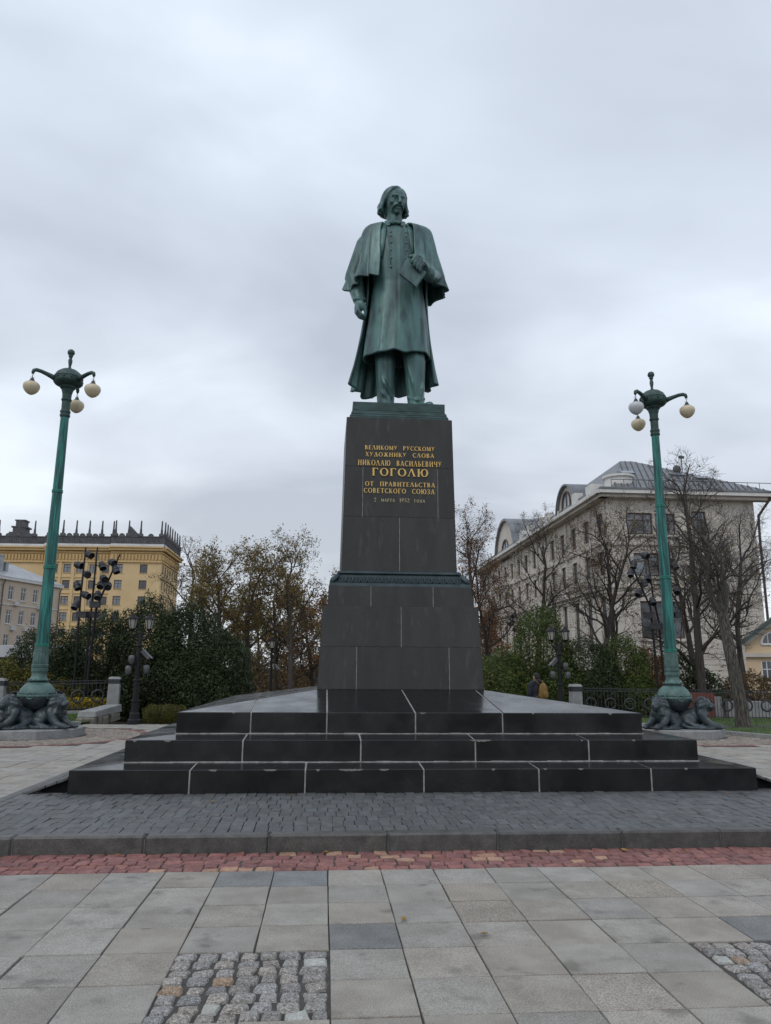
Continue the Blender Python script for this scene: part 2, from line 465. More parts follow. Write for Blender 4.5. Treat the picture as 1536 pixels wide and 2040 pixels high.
leaf_mat('leaf_olive', [(0.10, 0.082, 0.026), (0.17, 0.135, 0.04), (0.25, 0.19, 0.055), (0.17, 0.095, 0.035), (0.32, 0.25, 0.075)], 0.5, 0.35)
leaf_mat('leaf_rust', [(0.10, 0.045, 0.02), (0.21, 0.09, 0.032), (0.28, 0.13, 0.05), (0.18, 0.125, 0.045)], 0.55, 0.35)
leaf_mat('leaf_brown', [(0.085, 0.052, 0.03), (0.15, 0.092, 0.046), (0.115, 0.095, 0.04), (0.20, 0.12, 0.055)], 0.6, 0.3)
leaf_mat('leaf_yellow', [(0.09, 0.085, 0.018), (0.16, 0.14, 0.025), (0.07, 0.085, 0.02), (0.22, 0.17, 0.03)], 0.5, 0.35)
leaf_mat('flower_yellow', [(0.10, 0.13, 0.03), (0.62, 0.45, 0.04), (0.48, 0.34, 0.03), (0.10, 0.11, 0.03)], 0.6, 0.2)
leaf_mat('leaf_fallen', [(0.30, 0.15, 0.03), (0.42, 0.26, 0.06), (0.25, 0.09, 0.03)], 0.6, 0.2)
mat('plaster_yellow', (0.60, 0.44, 0.235), (0.66, 0.49, 0.27), 0.35, 0.9, stain=((0.52, 0.375, 0.20), 0.15, 0.58, 0.6))
mat('trim_yellow', (0.56, 0.39, 0.175), (0.62, 0.44, 0.21), 0.5, 0.9)
mat('plaster_cream', (0.50, 0.41, 0.32), (0.56, 0.47, 0.37), 0.3, 0.9, stain=((0.42, 0.36, 0.29), 0.2, 0.6, 0.6))
mat('plaster_stone', (0.52, 0.475, 0.415), (0.61, 0.56, 0.50), 0.4, 0.9, stain=((0.43, 0.385, 0.335), 0.25, 0.58, 0.6))
mat('plaster_house', (0.56, 0.43, 0.28), (0.62, 0.48, 0.32), 0.5, 0.9)
mat('trim_white', (0.60, 0.59, 0.56), (0.68, 0.67, 0.64), 2, 0.8)
mat('trim_stone', (0.47, 0.43, 0.38), (0.56, 0.52, 0.47), 1.2, 0.85)
mat('roof_metal', (0.13, 0.135, 0.145), (0.20, 0.205, 0.215), 0.8, 0.45, metal=0.3)
mat('roof_pale', (0.27, 0.285, 0.30), (0.38, 0.395, 0.41), 0.8, 0.45, metal=0.3)
mat('parapet_dark', (0.07, 0.07, 0.075), (0.115, 0.115, 0.12), 1.2, 0.8)
mat('roof_green', (0.035, 0.055, 0.05), (0.06, 0.085, 0.078), 1.0, 0.5)
mat('pane', (0.045, 0.052, 0.06), (0.11, 0.12, 0.135), 0.5, 0.08)
mat('pane_pale', (0.14, 0.16, 0.185), (0.30, 0.32, 0.35), 0.4, 0.1)
mat('frame_brown', (0.060, 0.038, 0.032), (0.09, 0.058, 0.048), 3, 0.6)
mat('frame_dark', (0.09, 0.075, 0.06), (0.13, 0.11, 0.09), 3, 0.7)
mat('frame_white', (0.58, 0.58, 0.57), (0.66, 0.66, 0.65), 3, 0.6)
mat('brick_red', (0.14, 0.045, 0.035), (0.20, 0.07, 0.052), 6, 0.85)
mat('jacket', (0.008, 0.010, 0.016), (0.016, 0.019, 0.028), 9, 0.8, bump=0.3)
mat('trousers', (0.012, 0.012, 0.014), (0.022, 0.022, 0.026), 9, 0.85)
mat('skin', (0.42, 0.25, 0.18), (0.46, 0.28, 0.2), 5, 0.55)
mat('hair_black', (0.008, 0.007, 0.007), (0.016, 0.014, 0.013), 30, 0.7, bump=0.4)
mat('backpack', (0.16, 0.09, 0.022), (0.23, 0.135, 0.035), 10, 0.8, bump=0.3)
mat('ac_white', (0.5, 0.5, 0.49), (0.58, 0.58, 0.57), 3, 0.6)
M = MATS

# ================================================================== the ground
XC, YC = 1.25, 13.73           # centre of the monument
LAMPS = [(-6.9, 19.2), (9.0, 19.2)]

def in_frame(x, y, z, margin=130):
    """depth of a point that the photograph, or a view from a step or two to either side, could show"""
    for dx in (0, -1.8, 1.8):
        v = Vector((x - dx, y, z - EYE)); w = v.dot(_f)
        if w < 0.3: continue
        px = 768 + 1490 * v.dot(_r2) / w; py = 1020 - 1490 * v.dot(_u2) / w
        if -margin < px < 1536 + margin and py < 2040 + margin: return w + (0 if dx == 0 else 40)
    return None

g = MB(); g.add([(-1500, -300, -0.32), (1500, -300, -0.32), (1500, 2500, -0.32), (-1500, 2500, -0.32)], [(0, 1, 2, 3)])
ground = tag(g.build('ground', M['soil']), kind='structure')

pl = MB(); pl.box(-16, 18, -4, 23.2, -0.30, -0.014)
plaza = tag(pl.build('paved_square', M['joint']), kind='structure')

def stone(sx, sy, h, ins, jit, dome=0.0, sink=0.05, seed=0):
    """one cut stone: sides, worn rounded shoulder, slightly uneven top; top of the shoulder at z = 0"""
    r = random.Random(seed)
    def j(): return (r.random() - .5) * 2 * jit
    mb = MB(); hx, hy = sx / 2, sy / 2
    cs = [(-hx + j(), -hy + j()), (hx + j(), -hy + j()), (hx + j(), hy + j()), (-hx + j(), hy + j())]
    if jit > 0.004:      # six-sided outline
        o = []
        for i in range(4):
            a, b = cs[i], cs[(i + 1) % 4]
            o.append(a); o.append(((a[0] + b[0]) / 2 + j() * .7, (a[1] + b[1]) / 2 + j() * .7))
        cs = [(p[0] * (.93 if i % 2 == 0 else 1), p[1] * (.93 if i % 2 == 0 else 1)) for i, p in enumerate(o)]
    n = len(cs)
    rings = [(1.0, -sink), (1.0, -h), (1 - ins * .45, -h * .25), (1 - ins, dome * .6)]
    if dome: rings.append(((1 - ins) * .55, dome))
    vs = []
    for s_, z in rings:
        for p in cs: vs.append((p[0] * s_, p[1] * s_, z + (j() * .25 if z > -h else 0)))
    fs = []
    for i in range(len(rings) - 1):
        for k in range(n): fs.append((i * n + k, i * n + (k + 1) % n, (i + 1) * n + (k + 1) % n, (i + 1) * n + k))
    fs.append(tuple((len(rings) - 1) * n + k for k in range(n)))
    return mb.add(vs, fs)

# ---- paving slabs
PX, PY, X0, Y0 = 0.432, 0.443, 0.065, 6.58
slab_me = []
for i in range(5):
    me = stone(PX - .008, PY - .008, .006, .016, .0025, 0.0, .05, 100 + i).mesh('paving_slab'); slab_me.append(me)
PATCHES = [(-0.83, 0.065, 3.90, 4.80), (2.215, 3.12, 3.90, 4.80)]
def in_patch(x, y): return any(a - .05 < x < b + .05 and c - .05 < y < d + .05 for a, b, c, d in PATCHES)
def near_lamp(x, y, r): return any(math.hypot(x - a, y - b) < r for a, b in LAMPS)
LAWN_L = [(-16, 21.4), (-8.6, 22.0), (-7.35, 22.35), (-6.95, 22.9), (-6.75, 23.6), (-7.1, 27.0), (-16, 24.0)]
LAWN_R = [(10.35, 20.0), (10.75, 19.0), (11.35, 17.6), (12.1, 15.8), (18.5, 14.0), (18.5, 27.6), (9.3, 27.6), (9.2, 23.5)]
def inside(p, poly):
    c = False; n = len(poly)
    for i in range(n):
        a, b = poly[i], poly[(i + 1) % n]
        if (a[1] > p[1]) != (b[1] > p[1]) and p[0] < (b[0] - a[0]) * (p[1] - a[1]) / (b[1] - a[1]) + a[0]: c = not c
    return c
slots = []
for i in range(-34, 36):
    for jx in range(-40, 12):
        x = X0 + (i + .5) * PX; y = Y0 - (jx + .5) * PY
        if y < .4 or y > 22.9: continue
        if -3.78 < x < 6.28 and y > 6.59: continue
        if -4.6 < x < 7.1 and 6.55 < y < 7.25: continue
        if near_lamp(x, y, 2.75) or in_patch(x, y): continue
        if inside((x, y), LAWN_L) or inside((x, y), LAWN_R): continue
        w = in_frame(x, y, 0, 60)
        if w is None: continue
        slots.append((w, x, y, i, jx))
slots.sort()
special = {(-1, 0): 'slab_blue', (-2, 0): 'slab_blue', (0, 3): 'slab_blue', (3, 5): 'slab_tan', (4, 5): 'slab', (2, 1): 'slab_tan', (6, 3): 'slab_blue'}
mesh_by_mat = {}
rest = MB()
for n, (w, x, y, i, jx) in enumerate(slots):
    if n < 300:
        mn = special.get((i, jx), 'slab_tan' if random.random() < .05 else 'slab')
        key = (mn, random.randrange(5))
        if key not in mesh_by_mat:
            me = slab_me[key[1]].copy(); me.materials.append(M[mn]); mesh_by_mat[key] = me
        o = bpy.data.objects.new('paving_slab', mesh_by_mat[key]); COL.objects.link(o); o.parent = plaza
        o.location = (x + random.uniform(-.002, .002), y + random.uniform(-.002, .002), random.uniform(-.0035, .003))
        o.rotation_euler = (random.gauss(0, .0028), random.gauss(0, .0028), random.choice((0, PI)) + random.gauss(0, .0025))
    else:
        z = random.uniform(-.003, .003); hx, hy = PX / 2 - .006, PY / 2 - .006
        rest.add([(x - hx, y - hy, z - .03), (x + hx, y - hy, z - .03), (x + hx, y + hy, z - .03), (x - hx, y + hy, z - .03),
                  (x - hx + .004, y - hy + .004, z + random.uniform(-.002, .002)), (x + hx - .004, y - hy + .004, z + random.uniform(-.002, .002)), (x + hx - .004, y + hy - .004, z + random.uniform(-.002, .002)), (x - hx + .004, y + hy - .004, z)],
                 [(4, 5, 6, 7), (0, 1, 5, 4), (1, 2, 6, 5), (2, 3, 7, 6), (3, 0, 4, 7)])
tag(rest.build('distant_paving', M['slab_far'], plaza), kind='stuff')

def place_stones(spots, name, variants, mats, parent, limit, stuff_name, stuff_mat, tilt=.03, zj=.003, pick=None):
    """spots: (x, y, z, angle, length scale). The nearest ones are pieces of their own, the rest one sheet of stones"""
    spots = sorted(spots, key=lambda s: in_frame(s[0], s[1], s[2], 60) or 99)
    cache = {}; far = MB()
    for n, (x, y, z, a, sl) in enumerate(spots):
        k = random.randrange(len(variants))
        if n < limit:
            mn = pick() if pick else mats
            key = (k, mn)
            if key not in cache:
                me = variants[k].mesh(name); me.materials.append(M[mn])
                me.polygons.foreach_set('use_smooth', [False] * len(me.polygons)); cache[key] = me
            o = bpy.data.objects.new(name, cache[key]); COL.objects.link(o); o.parent = parent
            o.location = (x, y, z + random.uniform(-zj, zj)); o.rotation_euler = (random.gauss(0, tilt), random.gauss(0, tilt), a + random.choice((0, PI)))
            o.scale = (sl, 1, 1)
        else:
            ca, sa = math.cos(a), math.sin(a); tz = random.uniform(-zj, zj); tx, ty = random.gauss(0, tilt), random.gauss(0, tilt)
            far.add([(x + ca * p[0] * sl - sa * p[1], y + sa * p[0] * sl + ca * p[1], z + tz + p[2] + tx * p[1] + ty * p[0]) for p in variants[k].v], variants[k].f)
    if far.v: tag(far.build(stuff_name, stuff_mat, parent), kind='stuff')

# ---- patches of rounded granite cobbles let into the slabs
vg = [stone(.105, .106, .022, .22, .009, .010, .05, 300 + i) for i in range(12)]
def pick_grey():
    r = random.random()
    return 'cobble_tan' if r < .035 else ('cobble_white' if r < .06 else 'cobble_grey')
for a, b, c, d in PATCHES:
    bed = MB(); bed.box(a, b, c, d, -.05, -.013)
    pb = tag(bed.build('cobble_patch', M['joint']), kind='structure')
    sp = []; y = c + .05
    rows = 8; ry = (d - c - .01) / rows
    for r_ in range(rows):
        x = a + .01 + random.uniform(0, .03); yy = c + .005 + (r_ + .5) * ry
        while x < b - .05:
            L = random.uniform(.098, .138)
            if x + L > b - .05: L = b - x - .004
            sp.append((x + L / 2, yy + random.uniform(-.006, .006), -.006, random.gauss(0, .06), (L - .004) / .105)); x += L
    place_stones(sp, 'cobble', vg, None, pb, 300, 'cobbles', None, tilt=.05, zj=.005, pick=pick_grey)

# ---- red sett band in front of the kerb
bed = MB(); bed.box(-4.5, 7.0, 6.585, 7.22, -.05, -.012)
band = tag(bed.build('red_sett_band', M['joint']), kind='structure')
vr = [stone(.135, .120, .012, .10, .010, .004, .05, 400 + i) for i in range(8)]
sp = []
for r_ in range(5):
    x = -4.4 + random.uniform(0, .1)
    while x < 6.9:
        L = random.uniform(.105, .185); yy = 6.585 + .063 + r_ * .124
        if in_frame(x, yy, 0, 200): sp.append((x + L / 2, yy + random.uniform(-.008, .008), -.004, random.gauss(0, .07), (L - .004) / .135))
        x += L
place_stones(sp, 'red_sett', vr, None, band, 300, 'red_setts', M['sett_red_far'], tilt=.035, zj=.004, pick=lambda: 'sett_pink' if random.random() < .10 else 'sett_red')

# ---- raised apron of dark setts round the steps, with its kerb
AX0, AX1, AY0, AY1 = -3.65, 6.15, 7.20, 20.0
ap = MB(); ap.box(AX0 + .05, AX1 - .05, AY0 + .05, AY1, -.012, .128)
apron = tag(ap.build('cobbled_apron', M['joint']), kind='structure')
vd = [stone(.112, .108, .012, .07, .006, .002, .03, 500 + i) for i in range(8)]
vl = [stone(.112, .241, .006, .045, .0036, .001, .03, 520 + i) for i in range(8)]
sp = []
y = AY0 + .275
r_ = 0
while y < 19.9:
    x = AX0 + .1 + random.uniform(0, .08)
    wob = random.uniform(-.02, .02)
    while x < AX1 - .1:
        L = random.uniform(.105, .132)
        if not (XC - 4.15 < x + L / 2 < XC + 4.15 and y > YC - 4.15) and in_frame(x, y, .145, 200):
            sp.append((x + L / 2, y + .018 * math.sin(x * 1.3 + .5) + random.uniform(-.004, .004), .143, random.gauss(0, .02), (L - .003) / .112))
        x += L
    y += .243; r_ += 1
place_stones(sp, 'dark_sett', vl, 'cobble_dark', apron, 300, 'dark_setts', M['cobble_dark_far'], tilt=.022, zj=.003)

def kerb_run(parent, name, pts, w, h, mat_, z=0.0, lens=None, gap=.008, bev=.018):
    """kerb stones along a polyline, outer face on the polyline, thickness w to its left"""
    for (a, b) in zip(pts[:-1], pts[1:]):
        a = Vector((*a, 0)); b = Vector((*b, 0)); d = b - a; L = d.length; d /= L; nrm = Vector((-d.y, d.x, 0))
        p0 = a + d * gap / 2; p1 = b - d * gap / 2
        q0, q1 = p0 + nrm * w, p1 + nrm * w
        c = (p0 + q1) / 2
        mb = MB(); j = random.uniform(-.003, .003)
        mb.hexa([(p.x - c.x, p.y - c.y, -.06) for p in (p0, p1, q1, q0)], [(p.x - c.x, p.y - c.y, h + j) for p in (p0, p1, q1, q0)])
        o = mb.build(name, M[mat_], parent, bevel=bev)
        o.location = (c.x, c.y, z)
kx = [-3.65, -2.68, -1.55, -0.46, 0.61, 1.62, 2.79, 3.74, 4.85, 6.15]
kerb = MB(); kerb.box(AX0 + .02, AX1 - .02, AY0 + .02, AY0 + .13, -.012, .12)
kerb_o = tag(kerb.build('granite_kerb', M['mortar_dim']), 'dark granite kerb of long stones edging the cobbled apron of the monument', 'kerb')
kerb_run(kerb_o, 'kerb_stone', [(x, AY0) for x in kx], .15, .147, 'kerb')
kerb_run(kerb_o, 'kerb_stone', [(AX0, y) for y in (19.0, 17.9, 16.8, 15.7, 14.6, 13.5, 12.4, 11.3, 10.2, 9.1, 8.1, 7.36)], .12, .142, 'kerb', bev=.01)
kerb_run(kerb_o, 'kerb_stone', [(AX1, y) for y in (7.36, 8.4, 9.5, 10.6, 11.7, 12.8, 13.9, 15, 16.1)], .12, .142, 'kerb', bev=.01)

# ---- rings of small setts round the two lamps
for li, (lx, ly) in enumerate(LAMPS):
    bed = MB(); bed.prism([(lx + 2.72 * math.cos(a * PI / 24), ly + 2.72 * math.sin(a * PI / 24)) for a in range(48)], -.05, -.0095)
    rb = tag(bed.build('sett_circle', M['joint']), kind='structure')
    st = MB(); red = MB()
    for k in range(14):
        rr = 1.25 + k * .105
        n = int(2 * PI * rr / .112)
        for q in range(n):
            a = 2 * PI * (q + .5 * (k % 2)) / n
            x, y = lx + rr * math.cos(a), ly + rr * math.sin(a)
            if in_frame(x, y, 0, 150) is None or y > ly + 2.2: continue
            v = vd[(q * 7 + k) % len(vd)]
            ca, sa = math.cos(a + PI / 2), math.sin(a + PI / 2); tz = random.uniform(-.004, .004)
            tgt = red if k >= 12 else st
            tgt.add([(x + (ca * p[0] - sa * p[1]) * .93, y + (sa * p[0] + ca * p[1]) * .9, tz + p[2] * .8 - .002) for p in v.v], v.f)
    tag(st.build('small_setts', M['cobble_far'], rb), kind='stuff')
    tag(red.build('red_setts', M['sett_red_far'], rb), kind='stuff')

# ---- lawns with their edging
for poly, nm, slope in ((LAWN_L, 'left', 0), (LAWN_R, 'right', -.012)):
    def lz(x, y, s=slope): return .045 + (s * max(0, y - 17) if s else .012 * max(0, y - 22.5))
    mb = MB(); bm = bmesh.new()
    vs = [bm.verts.new((p[0], p[1], lz(*p))) for p in poly]
    bm.faces.new(vs); bmesh.ops.triangulate(bm, faces=bm.faces[:])
    me = bpy.data.meshes.new('lawn'); bm.to_mesh(me); bm.free()
    lawn = tag(link('lawn', me, M['grass_soil']), kind='structure')
    n = 0; blades = MB(); xs = [p[0] for p in poly]; ys = [p[1] for p in poly]
    tries = 0
    while n < 9000 and tries < 60000:
        tries += 1
        x, y = random.uniform(min(xs), max(xs)), random.uniform(min(ys), max(ys))
        if not inside((x, y), poly) or in_frame(x, y, 0, 60) is None: continue
        h = random.uniform(.03, .075); a = random.uniform(0, 2 * PI); w = .008; dx, dy = math.cos(a), math.sin(a); lx_, ly_ = random.gauss(0, .02), random.gauss(0, .02)
        z = lz(x, y)
        blades.add([(x - dx * w, y - dy * w, z - .005), (x + dx * w, y + dy * w, z - .005), (x + lx_, y + ly_, z + h)], [(0, 1, 2)]); n += 1
    tag(blades.build('grass', M['grass']), kind='stuff')
le = MB(); le.box(-8.4, -8.3, 22.2, 22.3, -.05, .0)
lk = tag(le.build('lawn_edging', M['granite_grey']), 'pale granite edging round the lawn behind the left lamp', 'kerb')
lp = [(-16, 21.3), (-13, 21.55), (-10.5, 21.75), (-8.6, 21.9), (-7.9, 22.02), (-7.28, 22.25), (-6.88, 22.75)]
kerb_run(lk, 'edging_stone', lp, .12, .10, 'granite_grey', z=0, bev=.01)
le = MB(); le.box(11.0, 11.05, 18.6, 18.65, -.05, .0)
lk = tag(le.build('lawn_edging', M['granite_grey']), 'pale granite edging of the lawn beside the right lamp', 'kerb')
lp = [(12.9, 13.9), (12.55, 14.8), (12.1, 15.75), (11.7, 16.7), (11.3, 17.6), (11.0, 18.3), (10.7, 19.0), (10.5, 19.5), (10.3, 20.0), (9.9, 21.2), (9.5, 22.4)]
kerb_run(lk, 'edging_stone', lp, .12, .10, 'granite_grey', z=0, bev=.01)

# ---- fallen leaves lying about
LEAF_LABELS = ['fallen leaf on the red setts against the kerb, leftmost one', 'fallen leaf on the red setts against the kerb near the middle', 'fallen leaf on the red setts by the kerb right of the middle', 'fallen leaf on a slab joint behind the stained slab', 'small fallen leaf on a grey slab near the middle of the paving', 'fallen leaf on the red setts by the kerb, rightmost one', 'fallen leaf on the dark setts close to the bottom step', 'fallen leaf on the dark setts just behind the kerb', 'fallen leaf on the slabs nearest the viewer', 'fallen leaf on the slabs at the left edge', 'fallen leaf on the dark setts at the right end of the bottom step', 'fallen leaf on the dark setts left of the middle']
for k, (x, y, z) in enumerate([(-1.75, 7.12, .004), (.05, 7.14, .004), (2.75, 7.08, .004), (1.02, 4.98, .004), (.55, 5.28, .004), (3.3, 7.0, .006), (-.35, 9.3, .15), (2.1, 7.6, .15), (1.9, 3.6, .004), (-2.6, 6.2, .004), (4.9, 9.2, .15), (-1.2, 8.9, .15)]):
    a = random.uniform(0, 6.28); s_ = random.uniform(.018, .032)
    mb = MB(); pts = []
    for q in range(8):
        r_ = s_ * (1.0 if q % 2 == 0 else .62) * (1.35 if q in (0, 4) else .8)
        pts.append((r_ * math.cos(q * PI / 4), r_ * math.sin(q * PI / 4), .006 + .008 * abs(math.sin(q * 1.7))))
    mb.add(pts + [(0, 0, .003)], [(q, (q + 1) % 8, 8) for q in range(8)])
    o = mb.build('fallen_leaf', M['leaf_fallen']); o.location = (x, y, z + .004); o.rotation_euler = (random.gauss(0, .1), random.gauss(0, .1), a)
    tag(o, LEAF_LABELS[k], 'leaf', 'fallen leaves on the paving')

# ---- sloping strips of setts along both sides of the bottom step, on a solid wedge coloured black to imitate a dark hollow at the front
for sgn, xa, xb in ((-1, -3.50, -2.985), (1, 6.02, 5.485)):
    wd = MB(); z0_, z1_ = .150, .335
    wd.hexa([(min(xa, xb), 9.75, .10), (max(xa, xb), 9.75, .10), (max(xa, xb), 17.9, .10), (min(xa, xb), 17.9, .10)],
            [(min(xa, xb), 9.75, (z0_ if sgn < 0 else z1_) - .03), (max(xa, xb), 9.75, (z1_ if sgn < 0 else z0_) - .03), (max(xa, xb), 17.9, (z1_ if sgn < 0 else z0_) - .03), (min(xa, xb), 17.9, (z0_ if sgn < 0 else z1_) - .03)])
    rp_ = tag(wd.build('sett_ramp', M['iron']), kind='structure')  # iron black here is painted shade of the hollow, no metal part
    st = MB()
    for k in range(4):
        for q in range(72):
            t_ = (k + .5) / 4; x = xa + (xb - xa) * t_; y = 9.62 + q * .113; z = z0_ + (z1_ - z0_) * t_; v = vd[(q * 5 + k * 3) % len(vd)]; sl = (z1_ - z0_) / (xb - xa)
            st.add([(x + p[0] * 1.15, y + p[1], z + p[2] + p[0] * 1.15 * sl + random.uniform(-.002, .002)) for p in v.v], v.f)
    tag(st.build('ramp_setts', M['cobble_dark_far'], rp_), kind='stuff')

# ================================================================== the monument
mon = tag(empty('monument_pedestal', (XC, YC, 0)), 'stepped black granite pedestal with gold inscription under the bronze statue', 'pedestal')

def ring_blocks(parent, name, mat_, h0b, h0t, h1, z0, z1, z2, joints, others, gap=.006, bev=.006):
    """a square course of blocks: outer half h0b at the bottom, h0t at the top outer edge, top rising to z2 at half h1; mitred corners"""
    for side in range(4):
        js = joints if side == 0 else others
        xs = [-h0b] + list(js) + [h0b]
        for n_, (a, b) in enumerate(zip(xs[:-1], xs[1:])):
            lo = a + (gap if n_ else .002); hi = b - (gap if n_ < len(xs) - 2 else .002)
            def inner(x): return -max(h1, abs(x) + .003)          # where the block ends: the inner edge or the mitre
            pts = [(lo, -h0b), (hi, -h0b)] if True else None
            back = [hi] + [c for c in (h1 - .003, -h1 + .003) if lo < c < hi] + [lo]
            back = [(x, inner(x)) for x in back]
            poly = pts + [p for p in back if p[1] > -h0b + .004]
            def top(p):
                if p[1] <= -h0b + 1e-6:
                    x = p[0]
                    if abs(abs(x) - h0b) < .004: x = math.copysign(h0t - .002, x)
                    return (x, -h0t, z1)
                return (p[0], p[1], z1 + (z2 - z1) * (p[1] + h0b) / (h0b - h1))
            q = Matrix.Rotation(side * PI / 2, 3, 'Z'); c = Vector(((lo + hi) / 2, -h0b, z0)); m_ = len(poly)
            vs = [tuple(q @ (Vector((p[0], p[1], z0)) - c)) for p in poly] + [tuple(q @ (Vector(top(p)) - c)) for p in poly]
            mb = MB(); mb.add(vs, [tuple(range(m_ - 1, -1, -1)), tuple(range(m_, 2 * m_))] + [(i, (i + 1) % m_, m_ + (i + 1) % m_, m_ + i) for i in range(m_)])
            o = mb.build(name, M[mat_], parent, bevel=bev)
            o.location = q @ c

def step(h0, h1, z0, z1, z2, joints, oth):
    core = MB(); e = .007
    core.hexa([(-h0 + e, -h0 + e, z0), (h0 - e, -h0 + e, z0), (h0 - e, h0 - e, z0), (-h0 + e, h0 - e, z0)],
              [(-h0 + e, -h0 + e, z1 - e), (h0 - e, -h0 + e, z1 - e), (h0 - e, h0 - e, z1 - e), (-h0 + e, h0 - e, z1 - e)])
    zz_ = z1 - e
    core.hexa([(-h0 + e, -h0 + e, zz_), (h0 - e, -h0 + e, zz_), (h0 - e, h0 - e, zz_), (-h0 + e, h0 - e, zz_)],
              [(-h1, -h1, z2 - e), (h1, -h1, z2 - e), (h1, h1, z2 - e), (-h1, h1, z2 - e)])
    s_ = core.build('step', M['mortar'], mon)
    ring_blocks(s_, 'step_block', 'granite_black', h0, h0, h1 - .05, z0, z1, z2 + .05 * (z2 - z1) / (h0 - h1), joints, oth, gap=.009, bev=.007)
    return s_
S1 = step(4.22, 3.72, .12, .415, .440, [v - XC for v in (-1.57, -.2, 1.24, 2.67, 4.10)], [-2.8, -1.4, 0, 1.4, 2.8])
S2 = step(3.72, 3.20, .42, .712, .746, [v - XC for v in (-1.01, .49, 1.98, 3.49)], [-2.2, -.75, .75, 2.2])
S3 = step(3.20, 1.33, .72, 1.025, 1.288, [v - XC for v in (-.97, .05, 1.26, 2.47)], [-2.0, -.7, .6, 1.9])
for s_, h, z in ((S2, 3.72, .440), (S3, 3.20, .746)):     # pale bedding line where a riser meets the tread below
    mb = MB()
    for sd in range(4):
        q = Matrix.Rotation(sd * PI / 2, 3, 'Z')
        n_ = 40
        for k in range(n_):
            a, b = -h + 2 * h * k / n_, -h + 2 * h * (k + 1) / n_
            w0 = .010 + .012 * random.random(); hh = .006 + .008 * random.random()
            vs = [(a, -h - w0, z - .012), (b, -h - w0, z - .012), (b, -h + .01, z - .012), (a, -h + .01, z - .012), (a, -h - w0 * .6, z + hh), (b, -h - w0 * .6, z + hh), (b, -h + .01, z + hh), (a, -h + .01, z + hh)]
            vs = [tuple(q @ Vector(v)) for v in vs]
            mb.hexa(vs[:4], vs[4:])
    mb.build('mortar_joint', M['mortar'], s_)
# chipped places along the front arrises
for s_, h, z, lst in ((S1, 4.22, .415, [(-1.3, .10), (-.62, .16), (-.05, .05), (.35, .3), (.75, .12), (2.1, .05), (3.2, .07), (4.55, .05), (2.75, .05)]), (S2, 3.72, .712, [(-2.35, .06), (-1.95, .10), (2.05, .28), (3.4, .03), (4.1, .05)]), (S3, 3.20, 1.025, [(1.36, .09), (-1.2, .05), (2.9, .04), (4.0, .06)])):
    for x, w in lst:
        mb = MB(); n_ = max(3, int(w / .02)); top = []; bot = []
        for k in range(n_ + 1):
            t = k / n_; e = math.sin(PI * t) ** .6
            top.append((-w / 2 + w * t, .002 + .012 * e * random.uniform(.6, 1.2), .0015 + .0004)); bot.append((-w / 2 + w * t, -.0015, -.004 - .018 * e * random.uniform(.5, 1.2)))
        mid = [(p[0], -.0018, .0018) for p in top]
        vs = top + mid + bot; m_ = n_ + 1
        fs = [(k + m_, k + 1 + m_, k + 1, k) for k in range(n_)] + [(k + 2 * m_, k + 1 + 2 * m_, k + 1 + m_, k + m_) for k in range(n_)]
        mb.add(vs, fs); o = mb.build('chipped_edge', M['chip'], s_); o.location = (x - XC, -h, z)

def course(name, hb, ht, z0, z1, joints, oth, mat_='granite_dark', core_mat='mortar_dim'):
    e = .006; cb_ = MB()
    cb_.hexa([(-hb + e, -hb + e, z0), (hb - e, -hb + e, z0), (hb - e, hb - e, z0), (-hb + e, hb - e, z0)], [(-ht + e, -ht + e, z1 - .004), (ht - e, -ht + e, z1 - .004), (ht - e, ht - e, z1 - .004), (-ht + e, ht - e, z1 - .004)])
    c = cb_.build(name, M['mortar'], mon)
    ring_blocks(c, 'granite_block', mat_, hb, ht, min(hb, ht) - .3, z0 + .002, z1 - .002, z1 - .002, joints, oth, gap=.0055, bev=.004)
    return c
course('plinth_course', 1.36, 1.33, 1.286, 1.965, [.52 - XC, 2.04 - XC], [0.1])
course('plinth_course', 1.33, 1.30, 1.965, 2.63, [0.0], [-.6, .6])
course('cap_course', 1.22, 1.21, 2.63, 2.97, [.75 - XC, 1.80 - XC], [0])
course('shaft_course', .998, .982, 3.24, 4.205, [0.0], [0])
course('shaft_course', .982, .967, 4.205, 5.115, [.60 - XC, 1.93 - XC], [-.5, .5])
course('shaft_course', .967, .952, 5.115, 6.03, [], [])

# bronze moulding with its row of leaves
mo = MB()
def sq(b, h0, h1, z0, z1): b.hexa([(-h0, -h0, z0), (h0, -h0, z0), (h0, h0, z0), (-h0, h0, z0)], [(-h1, -h1, z1), (h1, -h1, z1), (h1, h1, z1), (-h1, h1, z1)])
sq(mo, 1.205, 1.195, 2.97, 3.022)
sq(mo, 1.165, 1.115, 3.022, 3.06); sq(mo, 1.115, 1.06, 3.06, 3.12); sq(mo, 1.06, 1.03, 3.12, 3.185)
sq(mo, 1.035, 1.062, 3.185, 3.205); sq(mo, 1.062, 1.055, 3.205, 3.235); sq(mo, 1.055, 1.02, 3.235, 3.252)
mould = mo.build('bronze_moulding', M['bronze_moulding'], mon)
lf = MB(); W, H_ = .052, .165
for side in (-1, 1):      # raised rim of the tongue-shaped leaf
    pts = [(side * W, 0), (side * W, H_ * .55), (side * W * .8, H_ * .8), (side * W * .35, H_ * .95), (0, H_)] if False else [(side * .012, .006), (side * W * .7, .02), (side * W, .06), (side * W * .95, .11), (side * W * .8, H_)]
    lf.tube([(p[0], -.012, p[1]) for p in pts], [.008, .010, .011, .010, .009], 5)
lf.tube([(0, -.016, .012), (0, -.020, .07), (0, -.014, H_)], [.007, .010, .006], 5)
